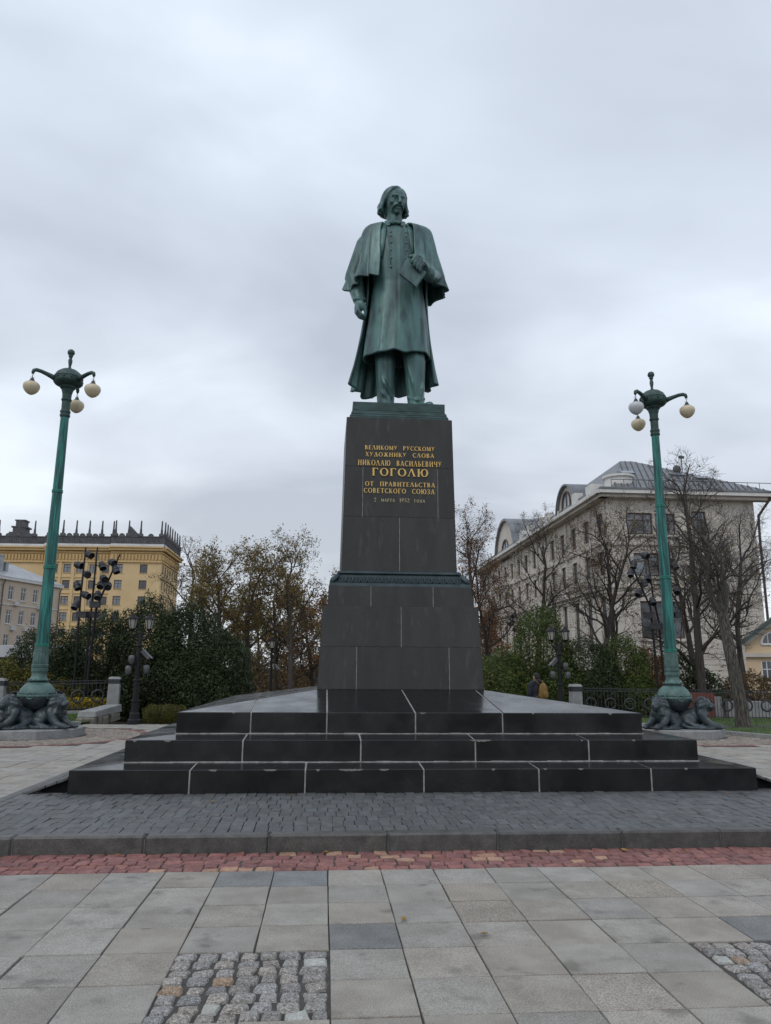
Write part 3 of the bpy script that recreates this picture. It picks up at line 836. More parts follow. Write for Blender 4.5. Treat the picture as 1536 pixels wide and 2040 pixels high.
for side in (-1, 1):
    lf.tube([(0, -.016, .05), (side * W * .5, -.014, .085)], [.007, .004], 4); lf.tube([(0, -.016, .09), (side * W * .5, -.012, .12)], [.006, .004], 4)
lme = lf.mesh('leaf_ornament'); lme.materials.append(M['bronze_moulding'])
nl = 17
for sd in range(4):
    q = Matrix.Rotation(sd * PI / 2, 3, 'Z')
    for k in range(nl):
        u = (k - (nl - 1) / 2) * .1225
        o = bpy.data.objects.new('leaf_ornament', lme); COL.objects.link(o); o.parent = mould
        o.location = q @ Vector((u, -1.168, 3.022)); o.rotation_euler = (-.70, 0, sd * PI / 2)
    # corner leaf
    co = MB(); co.tube([(0, 0, 0), (.03, .03, .06), (.09, .09, .12), (.125, .125, .165)], [.035, .05, .045, .03], 8)
    o = co.build('corner_leaf', M['bronze_moulding'], mould, smooth=True); o.location = q @ Vector((-1.165, -1.165, 3.022)); o.rotation_euler = (0, 0, sd * PI / 2)

# gilt inscription: thick and thin strokes, every letter a piece
TK, TN = .17, .075
def ln(x0, y0, x1, y1, w0, w1=None):
    w1 = w1 or w0
    return [(x0 - w0 / 2, y0), (x0 + w0 / 2, y0), (x1 + w1 / 2, y1), (x1 - w1 / 2, y1)]
def hb_(x0, x1, y, t=TN): return [(x0, y - t / 2), (x1, y - t / 2), (x1, y + t / 2), (x0, y + t / 2)]
def arc(cx, cy, rx, ry, a0, a1, tx=TK, ty=TN, n=10):
    out = []
    for k in range(n):
        b0, b1 = R(a0 + (a1 - a0) * k / n), R(a0 + (a1 - a0) * (k + 1) / n)
        o = [(cx + rx * math.cos(b), cy + ry * math.sin(b)) for b in (b0, b1)]
        i = [(cx + (rx - tx) * math.cos(b), cy + (ry - ty) * math.sin(b)) for b in (b0, b1)]
        out.append([o[0], o[1], i[1], i[0]] if a1 > a0 else [o[1], o[0], i[0], i[1]])
    return out
def srf(x, y, s=1): return [(x - .15, y if s > 0 else y - .045), (x + .15, y if s > 0 else y - .045), (x + .15, y + .045 if s > 0 else y), (x - .15, y + .045 if s > 0 else y)]
def stem(x): return [ln(x, 0, x, 1, TK), srf(x, 0), srf(x, 1, -1)]
GL = {
 'В': (stem(.15) + arc(.2, .755, .36, .245, -90, 90) + arc(.2, .27, .42, .27, -90, 90), .68),
 'Е': (stem(.15) + [hb_(.15, .56, .96), hb_(.15, .48, .52), hb_(.15, .58, .04)], .64),
 'Л': ([ln(.06, 0, .36, 1, TN), ln(.68, 0, .38, 1, TK), srf(.08, 0), srf(.66, 0)], .80),
 'И': (stem(.15) + stem(.66) + [ln(.15, .08, .66, .92, TN)], .82),
 'К': (stem(.15) + [ln(.25, .5, .6, 1, TN), ln(.62, 0, .3, .56, TK)], .74),
 'О': (arc(.43, .5, .43, .52, 0, 360, n=20), .86),
 'М': ([ln(.12, 0, .12, 1, TN), ln(.80, 0, .80, 1, TK), ln(.46, .1, .15, 1, TK), ln(.46, .1, .79, 1, TN), srf(.12, 0), srf(.8, 0)], .94),
 'У': ([ln(.40, .36, .12, 1, TK), ln(.18, 0, .66, 1, TN), srf(.12, 1, -1), srf(.64, 1, -1)], .74),
 'Р': (stem(.15) + arc(.2, .72, .38, .28, -90, 90), .62),
 'С': (arc(.43, .5, .43, .52, 42, 318, n=16), .74),
 'Х': ([ln(.62, 0, .14, 1, TK), ln(.1, 0, .6, 1, TN), srf(.12, 1, -1), srf(.6, 0)], .72),
 'Д': ([ln(.12, .06, .40, 1, TN), ln(.66, .06, .42, 1, TK), hb_(.02, .78, .06, .09), ln(.05, -.12, .05, .08, .06), ln(.75, -.12, .75, .08, .06)], .80),
 'Ж': ([ln(.5, 0, .5, 1, TK), ln(.1, 0, .44, .54, TK), ln(.9, 0, .56, .54, TK), ln(.44, .46, .12, 1, TN), ln(.56, .46, .88, 1, TN)], 1.0),
 'Н': (stem(.15) + stem(.66) + [hb_(.15, .66, .52)], .82),
 'А': ([ln(.06, 0, .36, 1, TN), ln(.68, 0, .38, 1, TK), hb_(.16, .58, .32), srf(.08, 0), srf(.66, 0)], .80),
 'Ю': (stem(.15) + [hb_(.15, .42, .52)] + arc(.74, .5, .38, .52, 0, 360, n=20), 1.14),
 'Ь': (stem(.15) + arc(.2, .28, .40, .28, -90, 90), .62),
 'Ч': ([ln(.62, 0, .62, 1, TK), ln(.14, .58, .14, 1, TK), hb_(.14, .62, .48), srf(.62, 0)], .76),
 'Г': (stem(.15) + [hb_(.15, .60, .96), ln(.58, .78, .58, .98, .06)], .64),
 'Т': (stem(.36) + [hb_(.02, .70, .96), ln(.04, .80, .04, .98, .05), ln(.68, .80, .68, .98, .05)], .72),
 'П': (stem(.15) + stem(.66) + [hb_(.15, .66, .96)], .82),
 'З': (arc(.22, .75, .33, .26, -90, 140) + arc(.2, .27, .38, .28, -140, 90), .62),
 '2': (arc(.3, .72, .28, .28, -30, 170) + [ln(.06, .02, .52, .6, TN), hb_(.04, .58, .05, .1)], .64),
 '1': ([ln(.2, 0, .2, 1, TK), ln(.05, .8, .2, .98, TN), srf(.2, 0)], .40),
 '9': (arc(.3, .68, .3, .32, 0, 360, n=16) + [ln(.2, 0, .56, .62, TN)], .64),
 '5': (arc(.26, .32, .32, .33, -140, 110) + [ln(.12, .55, .14, .98, TN), hb_(.12, .54, .95, .09)], .62),
}
gcache = {}
def glyph(ch, matn):
    if (ch, matn) in gcache: return gcache[(ch, matn)]
    mb = MB()
    for d_, pg in enumerate(GL[ch][0]):
        n = len(pg); dep = -.16 - .004 * (d_ % 7)
        area = sum(pg[i][0] * pg[(i + 1) % n][1] - pg[(i + 1) % n][0] * pg[i][1] for i in range(n))
        if area < 0: pg = pg[::-1]
        mb.add([(p[0], dep, p[1]) for p in pg] + [(p[0], .02, p[1]) for p in pg], [tuple(range(n))] + [(i + n, (i + 1) % n + n, (i + 1) % n, i) for i in range(n)])
    me = mb.mesh('letter'); me.materials.append(M[matn]); gcache[(ch, matn)] = me
    return me
LINES = [('ВЕЛИКОМУ  РУССКОМУ', 5.425, .078, .63, 1.88, 'gold'), ('ХУДОЖНИКУ  СЛОВА', 5.300, .078, .64, 1.87, 'gold'), ('НИКОЛАЮ  ВАСИЛЬЕВИЧУ', 5.133, .098, .51, 2.00, 'gold'),
         ('ГОГОЛЮ', 4.945, .140, .76, 1.76, 'gold'), ('ОТ  ПРАВИТЕЛЬСТВА', 4.758, .080, .64, 1.88, 'gold'), ('СОВЕТСКОГО  СОЮЗА', 4.632, .086, .62, 1.87, 'gold'), ('2  МАРТА  1952  ГОДА', 4.478, .055, .80, 1.70, 'gold_worn')]
for txt, z, h, xa, xb, mn in LINES:
    sm = (mn == 'gold_worn')
    ws = [(GL[c][1] if c != ' ' else .42) * (1.0 if not sm or c.isdigit() or c == ' ' else .82) for c in txt]
    tr = .16
    nat = sum(ws) + tr * (len(txt) - 1)
    sx = (xb - xa) / (nat * h)
    x = xa
    for c, w in zip(txt, ws):
        if c != ' ':
            o = bpy.data.objects.new('letter', glyph(c, mn)); COL.objects.link(o); o.parent = mon
            hh = h * (1.25 if sm and c.isdigit() else 1.0)
            face = .998 - (z - 3.24) * (.998 - .952) / 2.79
            o.location = (x - XC, -face - .001, z); o.scale = (h * sx * (1.0 if not sm or c.isdigit() else .82), h * .9, hh); o.rotation_euler = (-.0165, 0, 0)
        x += (w + tr) * h * sx

# bronze plinth under the figure
bp = MB(); sq(bp, .90, .90, 6.03, 6.075); sq(bp, .90, .875, 6.075, 6.12); sq(bp, .875, .865, 6.12, 6.17)
bp2 = MB(); sq(bp2, .855, .842, 6.17, 6.20); sq(bp2, .842, .842, 6.20, 6.365)
b1_ = bp.build('bronze_plinth', M['bronze_plinth'], mon, bevel=.006)
b2_ = bp2.build('bronze_plinth', M['bronze_plinth'], mon, bevel=.006)

# ================================================================== the statue
stat = tag(empty('bronze_statue', (1.27, YC, 6.365)), 'green patinated bronze statue of a standing man in a cape holding a book', 'statue')

def interp(keys, t):
    for a, b in zip(keys[:-1], keys[1:]):
        if t <= b[0]:
            u = (t - a[0]) / (b[0] - a[0]) if b[0] > a[0] else 0
            return [p + (q - p) * u for p, q in zip(a[1:], b[1:])]
    return list(keys[-1][1:])
def smooth_keys(keys, n=60):
    """Catmull-Rom through the keys, resampled"""
    ts = [k[0] for k in keys]; out = []
    for i in range(n + 1):
        t = ts[0] + (ts[-1] - ts[0]) * i / n
        j = max(0, min(len(keys) - 2, next((q for q in range(len(keys) - 1) if t <= ts[q + 1]), len(keys) - 2)))
        p0, p1, p2, p3 = keys[max(0, j - 1)], keys[j], keys[j + 1], keys[min(len(keys) - 1, j + 2)]
        u = (t - p1[0]) / (p2[0] - p1[0])
        row = [t]
        for c in range(1, len(p1)):
            m1 = (p2[c] - p0[c]) / max(1e-6, p2[0] - p0[0]) * (p2[0] - p1[0]); m2 = (p3[c] - p1[c]) / max(1e-6, p3[0] - p1[0]) * (p2[0] - p1[0])
            h = (2 * u ** 3 - 3 * u ** 2 + 1) * p1[c] + (u ** 3 - 2 * u ** 2 + u) * m1 + (-2 * u ** 3 + 3 * u ** 2) * p2[c] + (u ** 3 - u ** 2) * m2
            row.append(h)
        out.append(tuple(row))
    return out

def cloth(name, fn, nu, nv, thick, matn, parent, closed=False):
    """a draped sheet with real thickness; fn(u, v) gives the outer surface, v runs down"""
    P = np.array([[fn(i / nu, j / nv) for i in range(nu + (0 if closed else 1))] for j in range(nv + 1)], float)
    nvr, nur = P.shape[:2]
    if closed: du = np.roll(P, -1, 1) - np.roll(P, 1, 1)
    else: du = np.gradient(P, axis=1)
    dv = np.gradient(P, axis=0)
    n = np.cross(du, dv); n /= np.maximum(1e-9, np.linalg.norm(n, axis=2, keepdims=True))
    Q = P + n * thick
    mb = MB(); vs = [tuple(p) for p in P.reshape(-1, 3)] + [tuple(p) for p in Q.reshape(-1, 3)]
    fs = []; off = nvr * nur; lim = nur if closed else nur - 1
    for j in range(nvr - 1):
        for i in range(lim):
            i2 = (i + 1) % nur; a, b, c, d = j * nur + i, j * nur + i2, (j + 1) * nur + i2, (j + 1) * nur + i
            fs.append((d, c, b, a)); fs.append((a + off, b + off, c + off, d + off))
    for i in range(lim):
        i2 = (i + 1) % nur
        fs.append((i, i2, i2 + off, i + off)); b = (nvr - 1) * nur
        fs.append((b + i2, b + i, b + i + off, b + i2 + off))
    if not closed:
        for j in range(nvr - 1):
            a, d = j * nur, (j + 1) * nur
            fs.append((d, a, a + off, d + off)); a, d = j * nur + nur - 1, (j + 1) * nur + nur - 1
            fs.append((a, d, d + off, a + off))
    mb.add(vs, fs)
    me = mb.mesh(name)
    bm = bmesh.new(); bm.from_mesh(me); bmesh.ops.recalc_face_normals(bm, faces=bm.faces[:]); bm.to_mesh(me); bm.free()
    return link(name, me, M[matn], parent, smooth=True)

# --- the body: one continuous surface (legs, trunk, arms, hands, head)
HC = Vector((-.055, -.01, 4.60)); HS = .86
def head_scale(vs): return [tuple(HC + (Vector(v) - HC) * HS) for v in vs]
HQ = Matrix.Rotation(R(17), 3, 'Z') @ Matrix.Rotation(R(10), 3, 'X')
def hp(x, y, z): return tuple(HC + HQ @ Vector((x, y, z)))
bd = MB()
bd.limb([(-.22, .04, 1.95), (-.215, -.05, 1.10), (-.20, .0, .20)], [.26, .205, .165], 14)
bd.limb([(.26, .02, 1.95), (.345, -.17, 1.10), (.375, -.13, .20)], [.27, .215, .160], 14)
bd.capsule((-.205, -.01, .30), (-.20, -.03, .13), .170, .178, 14)
bd.capsule((.375, -.13, .30), (.378, -.15, .13), .165, .175, 14)
for p, q_ in (((-.2, .08, .09), (-.30, -.42, .065)), ((.36, -.05, .09), (.58, -.56, .065))):
    bd.capsule(p, q_, .115, .088, 12)
    bd.capsule((p[0], p[1], .05), (q_[0], q_[1], .045), .105, .095, 12)
for pts in ([(-.33, -.10, .95), (-.24, -.22, .62), (-.10, -.16, .38)], [(-.36, -.02, .7), (-.26, -.17, .42), (-.08, -.14, .22)], [(.20, -.28, 1.0), (.30, -.33, .6), (.36, -.28, .3)], [(.50, -.22, .95), (.48, -.29, .5), (.44, -.26, .25)], [(.22, -.2, .35), (.38, -.3, .27), (.52, -.2, .33)]):
    bd.limb(pts, [.035, .045, .035], 6)      # folds of the trousers
bd.ball((0, .02, 2.2), (.42, .30, .6)); bd.ball((0, .02, 3.2), (.50, .31, .75)); bd.capsule((-.5, .02, 3.66), (.54, .02, 3.66), .22, .22)
bd.limb([(-.62, .02, 3.66), (-.86, .06, 2.95), (-.745, -.14, 2.36)], [.21, .185, .128], 12)
bd.limb([(.62, .02, 3.64), (.84, -.02, 2.96), (.60, -.56, 2.76)], [.19, .155, .125], 12)
bd.torus((-.742, -.145, 2.37), .115, .035, 16, 6, Matrix.Rotation(.25, 3, 'X')); bd.ball((.585, -.58, 2.745), (.13, .15, .15))
for (a_, b_) in (((-.80, -.03, 2.70), (-.70, -.14, 2.62)), ((-.82, -.05, 2.60), (-.70, -.17, 2.50)), ((-.86, -.03, 2.86), (-.74, -.10, 2.76))):
    bd.capsule(a_, b_, .05, .04, 6)
# viewer's left hand, hanging, fingers curled back to the coat
bd.capsule((-.745, -.16, 2.32), (-.765, -.24, 2.13), .085, .088, 10)
for k, (dx, L) in enumerate(((-.060, .9), (-.022, 1.0), (.014, .96), (.045, .82))):
    a_ = Vector((-.785 + dx * .35, -.22 - k * .028, 2.14))
    bd.limb([a_, a_ + Vector((-.005, -.035, -.11 * L)), a_ + Vector((.06, -.03, -.21 * L)), a_ + Vector((.14, .0, -.225 * L))], [.040, .036, .034, .028], 7)
bd.limb([(-.70, -.25, 2.26), (-.635, -.27, 2.16), (-.625, -.25, 2.03), (-.66, -.24, 1.95)], [.05, .042, .036, .028], 7)
# viewer's right hand, closed on the book
bd.capsule((.56, -.60, 2.76), (.45, -.74, 2.84), .095, .10, 10)
for k in range(4):
    a_ = Vector((.505 - k * .055, -.78, 2.80 + k * .038))
    bd.limb([a_, a_ + Vector((-.055, -.10, .01)), a_ + Vector((-.115, -.115, -.075)), a_ + Vector((-.135, -.10, -.17 + .02 * k))], [.043, .038, .036, .029], 7)
bd.limb([(.46, -.74, 2.93), (.36, -.80, 2.985), (.25, -.84, 2.975), (.18, -.845, 2.95)], [.05, .042, .037, .03], 7)
# neck and head
bd.capsule((-.03, .03, 3.9), (-.05, .0, 4.34), .172, .160, 12)
h0_ = len(bd.v)
bd.ball(hp(0, .03, .13), (.255, .30, .31), q=HQ, seg=18, rings=12)
bd.ball(hp(0, -.10, -.02), (.225, .195, .30), q=HQ, seg=18, rings=12)
bd.ball(hp(0, -.15, -.21), (.160, .155, .115), q=HQ)
bd.ball(hp(0, -.275, -.27), (.075, .055, .06), q=HQ)
bd.limb([hp(0, -.315, .10), hp(0, -.355, .02), hp(0, -.425, -.085)], [.03, .034, .043], 8)
for s_ in (-1, 1):
    bd.ball(hp(s_ * .035, -.375, -.085), .032); bd.capsule(hp(s_ * .03, -.318, .108), hp(s_ * .145, -.268, .105), .034, .028, 8)
    bd.ball(hp(s_ * .13, -.235, -.055), (.07, .062, .062), q=HQ); bd.ball(hp(s_ * .085, -.272, .043), (.040, .028, .022), q=HQ)
    bd.capsule(hp(s_ * .06, -.30, -.09), hp(s_ * .13, -.265, -.20), .03, .028, 6)
    bd.ball(hp(s_ * .14, -.06, -.2), (.05, .1, .09), q=HQ)
bd.capsule(hp(-.045, -.318, -.20), hp(.045, -.318, -.20), .026, .026, 7); bd.capsule(hp(-.05, -.322, -.155), hp(.05, -.322, -.155), .022, .022, 7)
bd.v[h0_:] = head_scale(bd.v[h0_:])
body = link('body', blob(bd, .0165, 3, .5, 'body'), M['bronze'], stat, smooth=True)

# hair: combed over from the parting, curled under at the jaw
hr = MB()
hr.ball(hp(0, .055, .15), (.298, .30, .318), q=HQ, seg=24, rings=14); hr.ball(hp(0, .13, -.10), (.25, .20, .22), q=HQ)
for k in range(44):
    ph = R(80 + (280 - 80) * k / 43)
    dx, dy = -math.sin(ph), -math.cos(ph)
    pts = []; rd = []
    for th in (20, 38, 56, 74, 92):
        t_ = R(th); pts.append(hp(.07 * (1 - th / 92) + .285 * math.sin(t_) * dx, .03 + .315 * math.sin(t_) * dy, .13 + .325 * math.cos(t_))); rd.append(.030 + .012 * th / 92)
    w_ = random.uniform(-.02, .02)
    low = -.165 - .035 * random.random() + (.05 if dy < -.2 else 0)
    pts.append(hp(.300 * dx, .03 + .325 * dy, .02)); rd.append(.046)
    pts.append(hp(.335 * dx + w_, .03 + .335 * dy, -.09)); rd.append(.055)
    pts.append(hp(.335 * dx - w_, .03 + .325 * dy, low)); rd.append(.055)
    pts.append(hp(.265 * dx, .03 + .27 * dy, low - .03)); rd.append(.03)
    hr.tube(pts, rd, 6)
for k in range(6):      # the forelock swept to the viewer's left
    o_ = k * .022
    hr.tube([hp(.09, -.11 + o_, .395 + o_ * .3), hp(-.01, -.175 + o_, .375 + o_ * .4), hp(-.12, -.195 + o_ * .9, .31 + o_ * .6), hp(-.215, -.14 + o_, .19 + o_ * .4), hp(-.275, -.08 + o_, .03), hp(-.305, -.04 + o_, -.10)], [.022, .028, .034, .036, .036, .03], 6)
    hr.tube([hp(.10, -.09 + o_, .385), hp(.19, -.09 + o_, .30), hp(.255, -.05 + o_, .13), hp(.29, -.02 + o_, -.05)], [.022, .028, .034, .034], 6)
hr.v = head_scale(hr.v)
link('hair', blob(hr, .0155, 2, .4, 'hair'), M['bronze'], stat, smooth=True)
mu = MB()
for s_ in (-1, 1):
    mu.tube([hp(0, -.372, -.118), hp(s_ * .05, -.362, -.128), hp(s_ * .10, -.325, -.155), hp(s_ * .135, -.29, -.19)], [.026, .03, .026, .012], 8)
mu.v = head_scale(mu.v)
mu.build('moustache', M['bronze'], stat, smooth=True)

# --- frock coat
CK = smooth_keys([(0, 4.05, .215, .20, -.035, -.01), (.035, 3.97, .33, .245, -.02, 0), (.08, 3.86, .49, .30, 0, .01), (.17, 3.60, .575, .375, .015, .01), (.30, 3.2, .55, .395, .02, 0), (.46, 2.75, .505, .385, .02, 0),
                  (.58, 2.4, .535, .40, .025, -.01), (.75, 1.9, .585, .43, .025, -.02), (.88, 1.5, .62, .455, .015, -.03), (1, 1.20, .645, .475, .01, -.04)])
def coat_at(ph, t):
    z, a, b, cx, cy = interp(CK, t)
    f = max(0.0, (t - .45) / .55)
    r = 1 + f * (.024 * math.sin(5 * ph + .6) + .020 * math.sin(9 * ph + 2) + .014 * math.sin(14 * ph))
    if t > .10: r += .022 * math.exp(-max(0, .03 - ph) / .5) if ph < .03 else (-.012 * math.exp(-(ph - .03) / .03))
    r -= f * .03 * (math.exp(-((ph - .62) / .035) ** 2) + .8 * math.exp(-((ph + .75) / .035) ** 2))
    r += .010 * math.exp(-((t - .47) / .02) ** 2) * -1.0
    # pressed folds from the waist to the lifted arm
    r += .018 * math.exp(-((t - .56 - .10 * math.sin(ph * 1.2 - .5)) / .022) ** 2) * max(0, math.sin(-ph * 1.3)) if -1.9 < ph < 0 else 0
    hem = t ** 6 * (.022 * math.sin(6 * ph + .4) + .012 * math.sin(11 * ph) - .07 * max(0, math.sin(ph)) ** 6 - .035 * max(0, math.cos(ph)) ** 2 + .03 * math.exp(-((ph + .55) / .3) ** 2))
    s, c = math.sin(ph), math.cos(ph)
    # slightly flattened front and sides
    e = 1.0 / (abs(s) ** 2.4 + abs(c) ** 2.4) ** (1 / 2.4)
    return (cx - a * r * e * s, cy - b * r * e * c, z + hem)
cloth('frock_coat', lambda u, v: coat_at(-PI + 2 * PI * u, v), 140, 90, -.035, 'bronze', stat, closed=True)
def coat_front(x, z):
    t = min((abs(interp(CK, q / 200)[0] - z), q / 200) for q in range(201))[1]
    zz_, a, b, cx, cy = interp(CK, t)
    k = min(.98, abs((x - cx) / a)); return cy - b * (1 - k ** 2.4) ** (1 / 2.4)
for x, zs in ((-.145, (3.80, 3.69, 3.53, 3.36, 3.18, 2.99)), (.155, (3.80, 3.69, 3.53, 3.36, 3.18))):
    for z in zs:
        b_ = MB(); b_.ball((0, 0, 0), (.026, .013, .026), 10, 6); o = b_.build('button', M['bronze'], stat, smooth=True); o.location = (x, coat_front(x, z) - .008, z)
# raised breast panel edges and lapels
for s_, x0, x1 in ((-1, -.20, -.155), (1, .20, .19)):
    lp_ = MB(); pts = [(s_ * .235, 3.90), (x0 * 1.05, 3.72), (x1 * 1.02, 3.45), (x1, 3.2), (x1 * .9, 2.95)]
    lp_.tube([(p[0], coat_front(p[0], p[1]) + .002, p[1]) for p in pts], [.02, .019, .016, .014, .01], 6)
    lp_.build('coat_seam', M['bronze'], stat, smooth=True)

# --- long overcoat hanging open behind the frock coat
OK_ = smooth_keys([(0, 3.72, .60, .36, .02, .06), (.2, 3.1, .64, .42, .02, .08), (.42, 2.4, .625, .46, .01, .08), (.62, 1.75, .675, .52, -.01, .09), (.82, 1.1, .755, .57, -.02, .10), (1, .60, .825, .60, -.03, .11)])
def over_at(u, v):
    z, a, b, cx, cy = interp(OK_, v)
    pa = R(66 + 10 * v); ph = pa + (2 * PI - 2 * pa) * u
    f = v ** 1.4
    r = 1 + f * (.055 * math.sin(11 * ph + .4) + .035 * math.sin(19 * ph + 1.1) + .02 * math.sin(29 * ph))
    edge = min(u, 1 - u)
    r += .06 * math.exp(-edge / .02) * v
    hem = v ** 5 * (.05 * math.sin(2.2 * ph + .4) + .05 * math.sin(7 * ph) + .05) + v ** 4 * .12 * max(0, -math.sin(ph))
    return (cx - a * r * math.sin(ph), cy - b * r * math.cos(ph), z + hem)
cloth('overcoat', over_at, 170, 70, -.035, 'bronze', stat)

# --- shoulder cape
KK = smooth_keys([(0, 4.10, .255, .245, -.04, .03), (.07, 4.09, .38, .28, -.02, .03), (.15, 4.05, .55, .32, .01, .03), (.22, 3.95, .690, .37, .025, .02), (.31, 3.75, .765, .41, .025, .01), (.46, 3.46, .825, .455, .02, .01), (.62, 3.18, .86, .50, .02, .0), (.80, 2.92, .935, .55, .01, -.01), (1, 2.66, 1.005, .61, .005, -.02)])
def cape_at(u, v):
    z, a, b, cx, cy = interp(KK, v)
    sm_ = min(1, v / .28); sm_ = sm_ * sm_ * (3 - 2 * sm_); xl, xr = .235 + .14 * sm_ + .02 * v, .215 + .065 * sm_ + .01 * v
    p0 = math.asin(min(.97, xl / a)); p1 = 2 * PI - math.asin(min(.97, xr / a))
    ph = p0 + (p1 - p0) * u
    f = max(0, v - .12) ** 1.15
    r = 1 + f * (.065 * math.sin(9 * ph - .3) + .036 * math.sin(16 * ph + 1.4) + .012 * math.sin(25 * ph + .5))
    # the two front falls hang in broad flat pleats
    r += (f * 1.1 + .04 * min(1, max(0, (v - .1) / .15))) * .13 * (.6 * math.exp(-((ph - p0 - .16) / .10) ** 2) - 1.1 * math.exp(-((ph - p0 - .33) / .045) ** 2) + .5 * math.exp(-((ph - p0 - .48) / .08) ** 2) - .9 * math.exp(-((ph - p0 - .66) / .05) ** 2) + .7 * math.exp(-((p1 - ph - .20) / .08) ** 2) - 1.1 * math.exp(-((p1 - ph - .37) / .045) ** 2) + .5 * math.exp(-((p1 - ph - .52) / .08) ** 2) - .9 * math.exp(-((p1 - ph - .74) / .05) ** 2))
    s, c = math.sin(ph), math.cos(ph)
    hem = v ** 4 * (.045 * math.sin(7 * ph + 2.0) + .025 * math.sin(12 * ph) - .03)
    # lifted by the bent forearm on the viewer's right
    lift = math.exp(-((p1 - ph - .28) / .34) ** 2) * v ** 3
    hem += .24 * lift; fw = .10 * lift
    hem += v ** 4 * .12 * math.exp(-((ph - p0) / .42) ** 2)
    hem += .07 * s * s * math.exp(-((v - .21) / .075) ** 2)
    return (cx - a * r * s, cy - b * r * c - fw, z + hem)
cloth('cape', cape_at, 220, 70, -.032, 'bronze', stat)

# --- turned-down cape collar, shirt collar, bow
cl = MB(); pts = []; rd = []
for k in range(25):
    ph = R(48 + (312 - 48) * k / 24); front = max(0, math.cos(ph))
    pts.append((-.04 - (.285 + .05 * front) * math.sin(ph), .03 - .275 * math.cos(ph) - .03 * front, 4.13 - .17 * front ** 1.5)); rd.append(.075 - .02 * front)
cl.tube(pts, [q * .9 for q in rd], 9, flat=.62)
for s_, x in ((-1, -.27), (1, .235)):
    cl.tube([(x, -.19, 4.0), (x * 1.12, -.30, 3.80), (x * 1.2, -.37, 3.5), (x * 1.25, -.39, 3.2)], [.06, .075, .055, .02], 8, flat=.4)
cl.build('cape_collar', M['bronze'], stat, smooth=True)
sh = MB()
for s_ in (-1, 1):
    sh.add([(s_ * .05 - .05, -.235, 4.12), (s_ * .21 - .045, -.10, 4.17), (s_ * .235 - .045, -.16, 4.02), (s_ * .12 - .045, -.27, 3.97)] + [(s_ * .05 - .05, -.20, 4.12), (s_ * .21 - .045, -.07, 4.17), (s_ * .235 - .045, -.12, 4.02), (s_ * .12 - .045, -.22, 3.97)],
           [(0, 1, 2, 3), (7, 6, 5, 4), (0, 4, 5, 1), (1, 5, 6, 2), (2, 6, 7, 3), (3, 7, 4, 0)])
sh.lathe([(.19, 4.0), (.195, 4.14), (.185, 4.16)], 20, (-.045, .0, 0))
sh.build('shirt_collar', M['bronze'], stat)
bw = MB(); bw.ball((-.045, -.26, 4.045), .035); bw.ball((-.11, -.25, 4.04), (.06, .03, .04)); bw.ball((.02, -.25, 4.05), (.06, .03, .04)); bw.build('bow_tie', M['bronze'], stat, smooth=True)

# --- the book
bk = MB(); A_ = [(.135, 2.965), (-.030, 2.60), (.285, 2.31), (.50, 2.66)]
yf = lambda z: -.885 + (z - 2.3) * .16
bk.hexa([(p[0], yf(p[1]), p[1]) for p in A_[::-1]][::-1], [(p[0] + .01, yf(p[1]) + .075, p[1]) for p in A_[::-1]][::-1])
bko = bk.build('book', M['bronze'], stat, bevel=.012)

# ================================================================== bronze lamps carried by lions
def lion_mesh():
    b = MB()
    b.capsule((.12, 0, .30), (.52, 0, .38), .23, .25, 14)
    for s_ in (-1, 1):
        b.ball((.22, s_ * .21, .24), (.25, .15, .22)); b.limb([(.16, s_ * .28, .2), (.38, s_ * .36, .10), (.60, s_ * .37, .065)], [.12, .085, .065], 8)
        b.ball((.64, s_ * .37, .06), (.085, .065, .055))
        b.limb([(.56, s_ * .19, .42), (.66, s_ * .20, .24), (.82, s_ * .19, .12), (1.04, s_ * .18, .075)], [.13, .11, .09, .08], 9)
        for k in (-1, 0, 1): b.ball((1.12, s_ * .18 + k * .045, .055), (.055, .030, .042))
        b.ball((.64, s_ * .165, .83), (.05, .045, .06)); b.ball((.79, s_ * .075, .745), (.035, .04, .03)); b.ball((.86, s_ * .06, .60), (.07, .06, .06))
        b.capsule((.745, s_ * .03, .77), (.755, s_ * .12, .785), .035, .03, 6)
    b.ball((.56, 0, .43), (.22, .25, .27)); b.ball((.58, 0, .64), (.17, .22, .22)); b.ball((.70, 0, .68), (.165, .165, .165))
    b.capsule((.76, 0, .66), (.88, 0, .625), .11, .085, 10); b.ball((.94, 0, .655), (.035, .05, .03)); b.capsule((.78, 0, .545), (.87, 0, .53), .07, .055, 8)
    for k in range(12):
        a = 2 * PI * k / 12
        b.limb([(.66, .18 * math.cos(a), .67 + .18 * math.sin(a)), (.57, .235 * math.cos(a), .62 + .215 * math.sin(a)), (.48, .23 * math.cos(a), .52 + .21 * math.sin(a))], [.045, .062, .045], 6)
    for k in range(7):
        y = -.18 + .06 * k; b.limb([(.70, y * .7, .52), (.72, y, .40), (.66, y, .28)], [.05, .055, .03], 6)
    b.limb([(-.02, -.2, .2), (.05, -.42, .10), (.25, -.50, .05), (.45, -.47, .05)], [.06, .05, .045, .05], 7)
    b.ball((.42, 0, .03), (.62, .50, .07))
    return blob(b, .02, 2, .45, 'lion')
LION = lion_mesh(); LION.materials.append(M['lion_bronze']); LION.polygons.foreach_set('use_smooth', [True] * len(LION.polygons))
RING = MB().lathe([(.147, -.035), (.165, -.03), (.165, -.012), (.158, -.008), (.158, .004), (.165, .008), (.165, .028), (.147, .035)], 20).mesh('shaft_ring'); RING.materials.append(M['patina_ring'])
GLOBE = MB().lathe([(.006, -.27), (.05, -.262), (.11, -.225), (.165, -.165), (.198, -.095), (.205, -.04), (.19, .015), (.15, .055), (.09, .08), (.05, .085)], 20)
